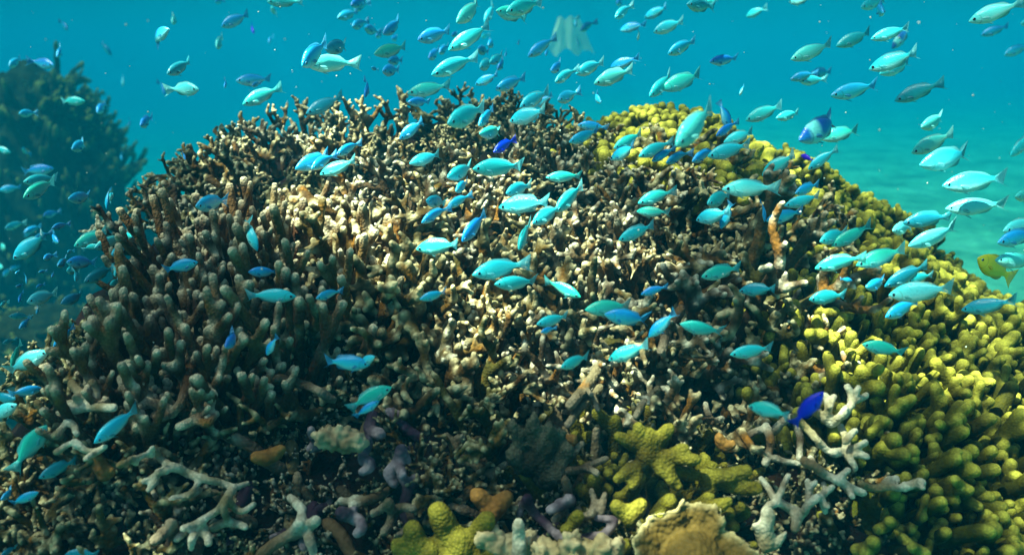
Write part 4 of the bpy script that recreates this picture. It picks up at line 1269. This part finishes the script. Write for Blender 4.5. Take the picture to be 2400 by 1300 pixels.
FZ = (
    (0, 0, 280, 150, 'in the top left corner'), (0, 150, 290, 430, 'before the far dark coral head'), (0, 430, 150, 560, 'in blue shade at the left edge'),
    (150, 430, 340, 560, "above the mound's left rim"), (0, 560, 90, 780, 'in blue water at left edge'), (90, 560, 340, 700, 'in the crowd beside the left rim'),
    (90, 700, 240, 800, "above the mound's left foot"), (0, 780, 330, 960, "over the mound's left foot"), (0, 960, 330, 1300, 'over the lower left thicket'),
    (280, 0, 460, 200, 'in open water right of coral head'), (280, 200, 460, 400, "in open water above left shoulder"),
    (460, 0, 680, 120, 'near the top left of centre'), (460, 120, 680, 260, 'above the left crest'), (680, 0, 860, 60, 'at the top edge, left of centre'),
    (680, 60, 880, 190, 'in the trio above the crest'), (680, 190, 880, 300, 'just above the left crest'),
    (860, 0, 980, 110, 'in the top cluster left of centre'), (880, 110, 1010, 210, 'below the top cluster'), (980, 0, 1130, 60, 'at the top edge near centre'),
    (980, 60, 1130, 200, 'in the upper centre'), (1130, 0, 1290, 60, 'at top edge, centre'), (1130, 60, 1240, 200, 'left of the pale film'),
    (1240, 0, 1400, 140, 'by the pale drifting film'), (1240, 140, 1400, 250, 'above the dark peak'), (880, 200, 1010, 260, "above the crest's dip"), (1010, 200, 1240, 260, 'just above the dark peak'),
    (1400, 0, 1600, 90, 'at the top, right of film'), (1400, 90, 1680, 250, 'above the olive knobs'), (1600, 0, 1800, 120, 'at the top right of centre'),
    (1680, 120, 1860, 240, 'in open water right of olive knobs'), (1800, 0, 2100, 60, 'at the top edge, right part'), (1840, 60, 2000, 160, 'in the upper right row'),
    (2000, 60, 2140, 200, 'in the upper right bunch'), (1840, 160, 2000, 260, 'below the upper right row'), (2100, 0, 2400, 160, 'in the top right corner'),
    (2000, 160, 2400, 260, 'in open water at far right'), (1700, 240, 2050, 400, 'above the right shoulder'), (2050, 240, 2400, 400, 'over sandy water at right'),
    (2050, 400, 2400, 520, "above the right flank"), (2200, 520, 2400, 680, 'at right edge beside the yellow slope'),
    (340, 400, 620, 560, 'over the top of tall stand'), (340, 560, 660, 720, 'before the tall stand'), (340, 720, 860, 900, 'over the dark hollow'),
    (600, 300, 860, 430, 'over the left crest thicket'), (660, 620, 900, 720, 'right of the tall stand'),
    (860, 240, 1080, 340, "over the crest's dip"), (1080, 240, 1320, 330, 'over the dark peak'), (860, 330, 1130, 430, 'over thicket below the dip'),
    (1130, 330, 1300, 430, 'right of the upper cobalt fish'), (1320, 260, 1480, 430, 'over coral left of olive knobs'), (1480, 240, 1720, 420, 'near the big blurred pale fish'),
    (860, 430, 1130, 560, 'over the upper middle thicket'), (1130, 420, 1300, 560, 'over the thicket above centre'), (1300, 420, 1480, 560, 'over thicket right of centre'),
    (1480, 420, 1640, 560, 'over coral left of yellow ridge'), (1640, 400, 1780, 560, 'before the upper yellow ridge'), (1780, 400, 2050, 560, 'over the upper yellow ridge'),
    (860, 560, 1130, 720, 'over the middle brown thicket'), (1130, 560, 1300, 720, 'at the centre of the mound'), (1300, 560, 1620, 720, 'over the right middle thicket'),
    (1620, 560, 1860, 720, 'left of the yellow slope'), (1860, 560, 2040, 720, 'over the yellow slope, upper left'), (2040, 500, 2240, 720, 'over the yellow slope, upper right'),
    (1860, 720, 2400, 900, 'low over the yellow slope'), (2040, 680, 2400, 900, 'low over the yellow slope'), (1200, 720, 1440, 900, 'over the lower middle thicket'),
    (1440, 720, 1860, 900, 'over the lower right thicket'), (780, 880, 1000, 1000, 'above the chalky rock'), (1700, 880, 2000, 1050, 'beside the pale antler coral'),
)
CW = {'c': 'turquoise', 'b': 'blue-backed', 'g': 'green-backed', 't': 'dull teal', 'd': 'dusky blue', 'v': 'vivid cobalt', 'y': 'yellow', 'p': 'pale mint', 's': 'dark-banded'}
fish_items = []
EYES = {}
first = True
for tile, txt in SCHOOL.items():
    ox, oy = TILES[tile]
    for ent in txt.split('|'):
        q = ent.split()
        hx, hy, tx, ty, bh = [float(a) / 3 for a in q[:5]]
        code = q[5]
        hx, tx, hy, ty = hx + ox, tx + ox, hy + oy, ty + oy
        cx, cy = (hx + tx) / 2, (hy + ty) / 2
        plen = math.hypot(hx - tx, hy - ty)
        aspect = 0.43 if code == 'y' else 0.335
        true = max(plen * 1.02, bh / aspect)
        fs = min(0.985, plen / true)
        L = {'v': 0.062, 'y': 0.085, 's': 0.082}.get(code, 0.076) * rnd.uniform(0.94, 1.06)
        dist = FPX * L / true
        lim = min([h for h in (hit(cx, cy, 0.20), hit(hx, hy, 0.19), hit(tx, ty, 0.19)) if h] or [99])
        if tile == 9: lim -= 0.13
        if lim - 0.03 < dist:
            dist = max(0.6, lim - 0.03)
            L = true * dist / FPX
        if dist > 7.5:
            dist = 7.5
            L = true * dist / FPX
        vd = px_dir(cx, cy)
        pos = CP + vd * (dist / vd.dot(FWD)) * 1.0
        rr = vd.cross(Vector((0, 0, 1))).normalized()
        uu = rr.cross(vd).normalized()
        ang = math.atan2(-(hy - ty), hx - tx)
        away = -1 if rnd.random() < 0.82 else 1
        if fs < 0.75: away = -1
        hd = (rr * math.cos(ang) + uu * math.sin(ang)) * fs + vd * (away * math.sqrt(1 - fs * fs))
        hd.normalize()
        upv = Vector((0, 0, 1)) + rr * rnd.gauss(0, 0.10) + vd * rnd.gauss(0, 0.10)
        zz = (upv - hd * upv.dot(hd)).normalized()
        yy = zz.cross(hd)
        me = DAMSEL if code == 'v' else ROUND if code == 'y' else rnd.choice(FISHES)
        o = link('fish', me)
        obj_mat(o, FM[code])
        mw = Matrix((hd, yy, zz)).transposed().to_4x4()
        o.matrix_world = Matrix.Translation(pos) @ mw @ Matrix.Scale(L, 4)
        small = 'tiny ' if true < 55 else 'small ' if true < 80 else 'large ' if true > 118 else ''
        pose = 'seen head-on' if fs < 0.55 else 'nose down' if abs(hx - tx) < 0.75 * (hy - ty) else 'nose up' if abs(hx - tx) < 0.75 * (ty - hy) else 'facing left' if hx < tx else 'facing right'
        zone = next((z[4] for z in FZ if z[0] <= cx < z[2] and z[1] <= cy < z[3]), 'over the reef')
        tag(o, None, 'fish', 'reef fish schooling over the coral mound')
        fish_items.append((o, small + CW[code] + ' fish ' + pose + ' ' + zone, cx, cy))
        if true > 44:
            ew = np.interp(0.098, (0.06, .12, .20), (.035, .054, .070))
            for fm_, at_, fn_ in FINS:
                e = link(fn_, fm_, o)
                e.location = at_
                obj_mat(e, FM[code])
            for sgn in (1, -1):
                e = link('eye', EYE, o)
                e.location = (0.45 - 0.098, sgn * (ew - 0.0085), 0.012)
                if sgn < 0: e.rotation_euler = (math.pi, 0, 0)
settle_labels(fish_items)
bpy.context.view_layer.update()
for o in bpy.data.objects:
    if 'label' in o and len(o['label'].split()) > 16: print('LONG', o['label'])
print('fish', len(fish_items), 'corals', len(coral_items), 'zone misses', sum('over the reef' in i[1] for i in fish_items),
      'longest label', max(len(o['label'].split()) for o in bpy.data.objects if 'label' in o))
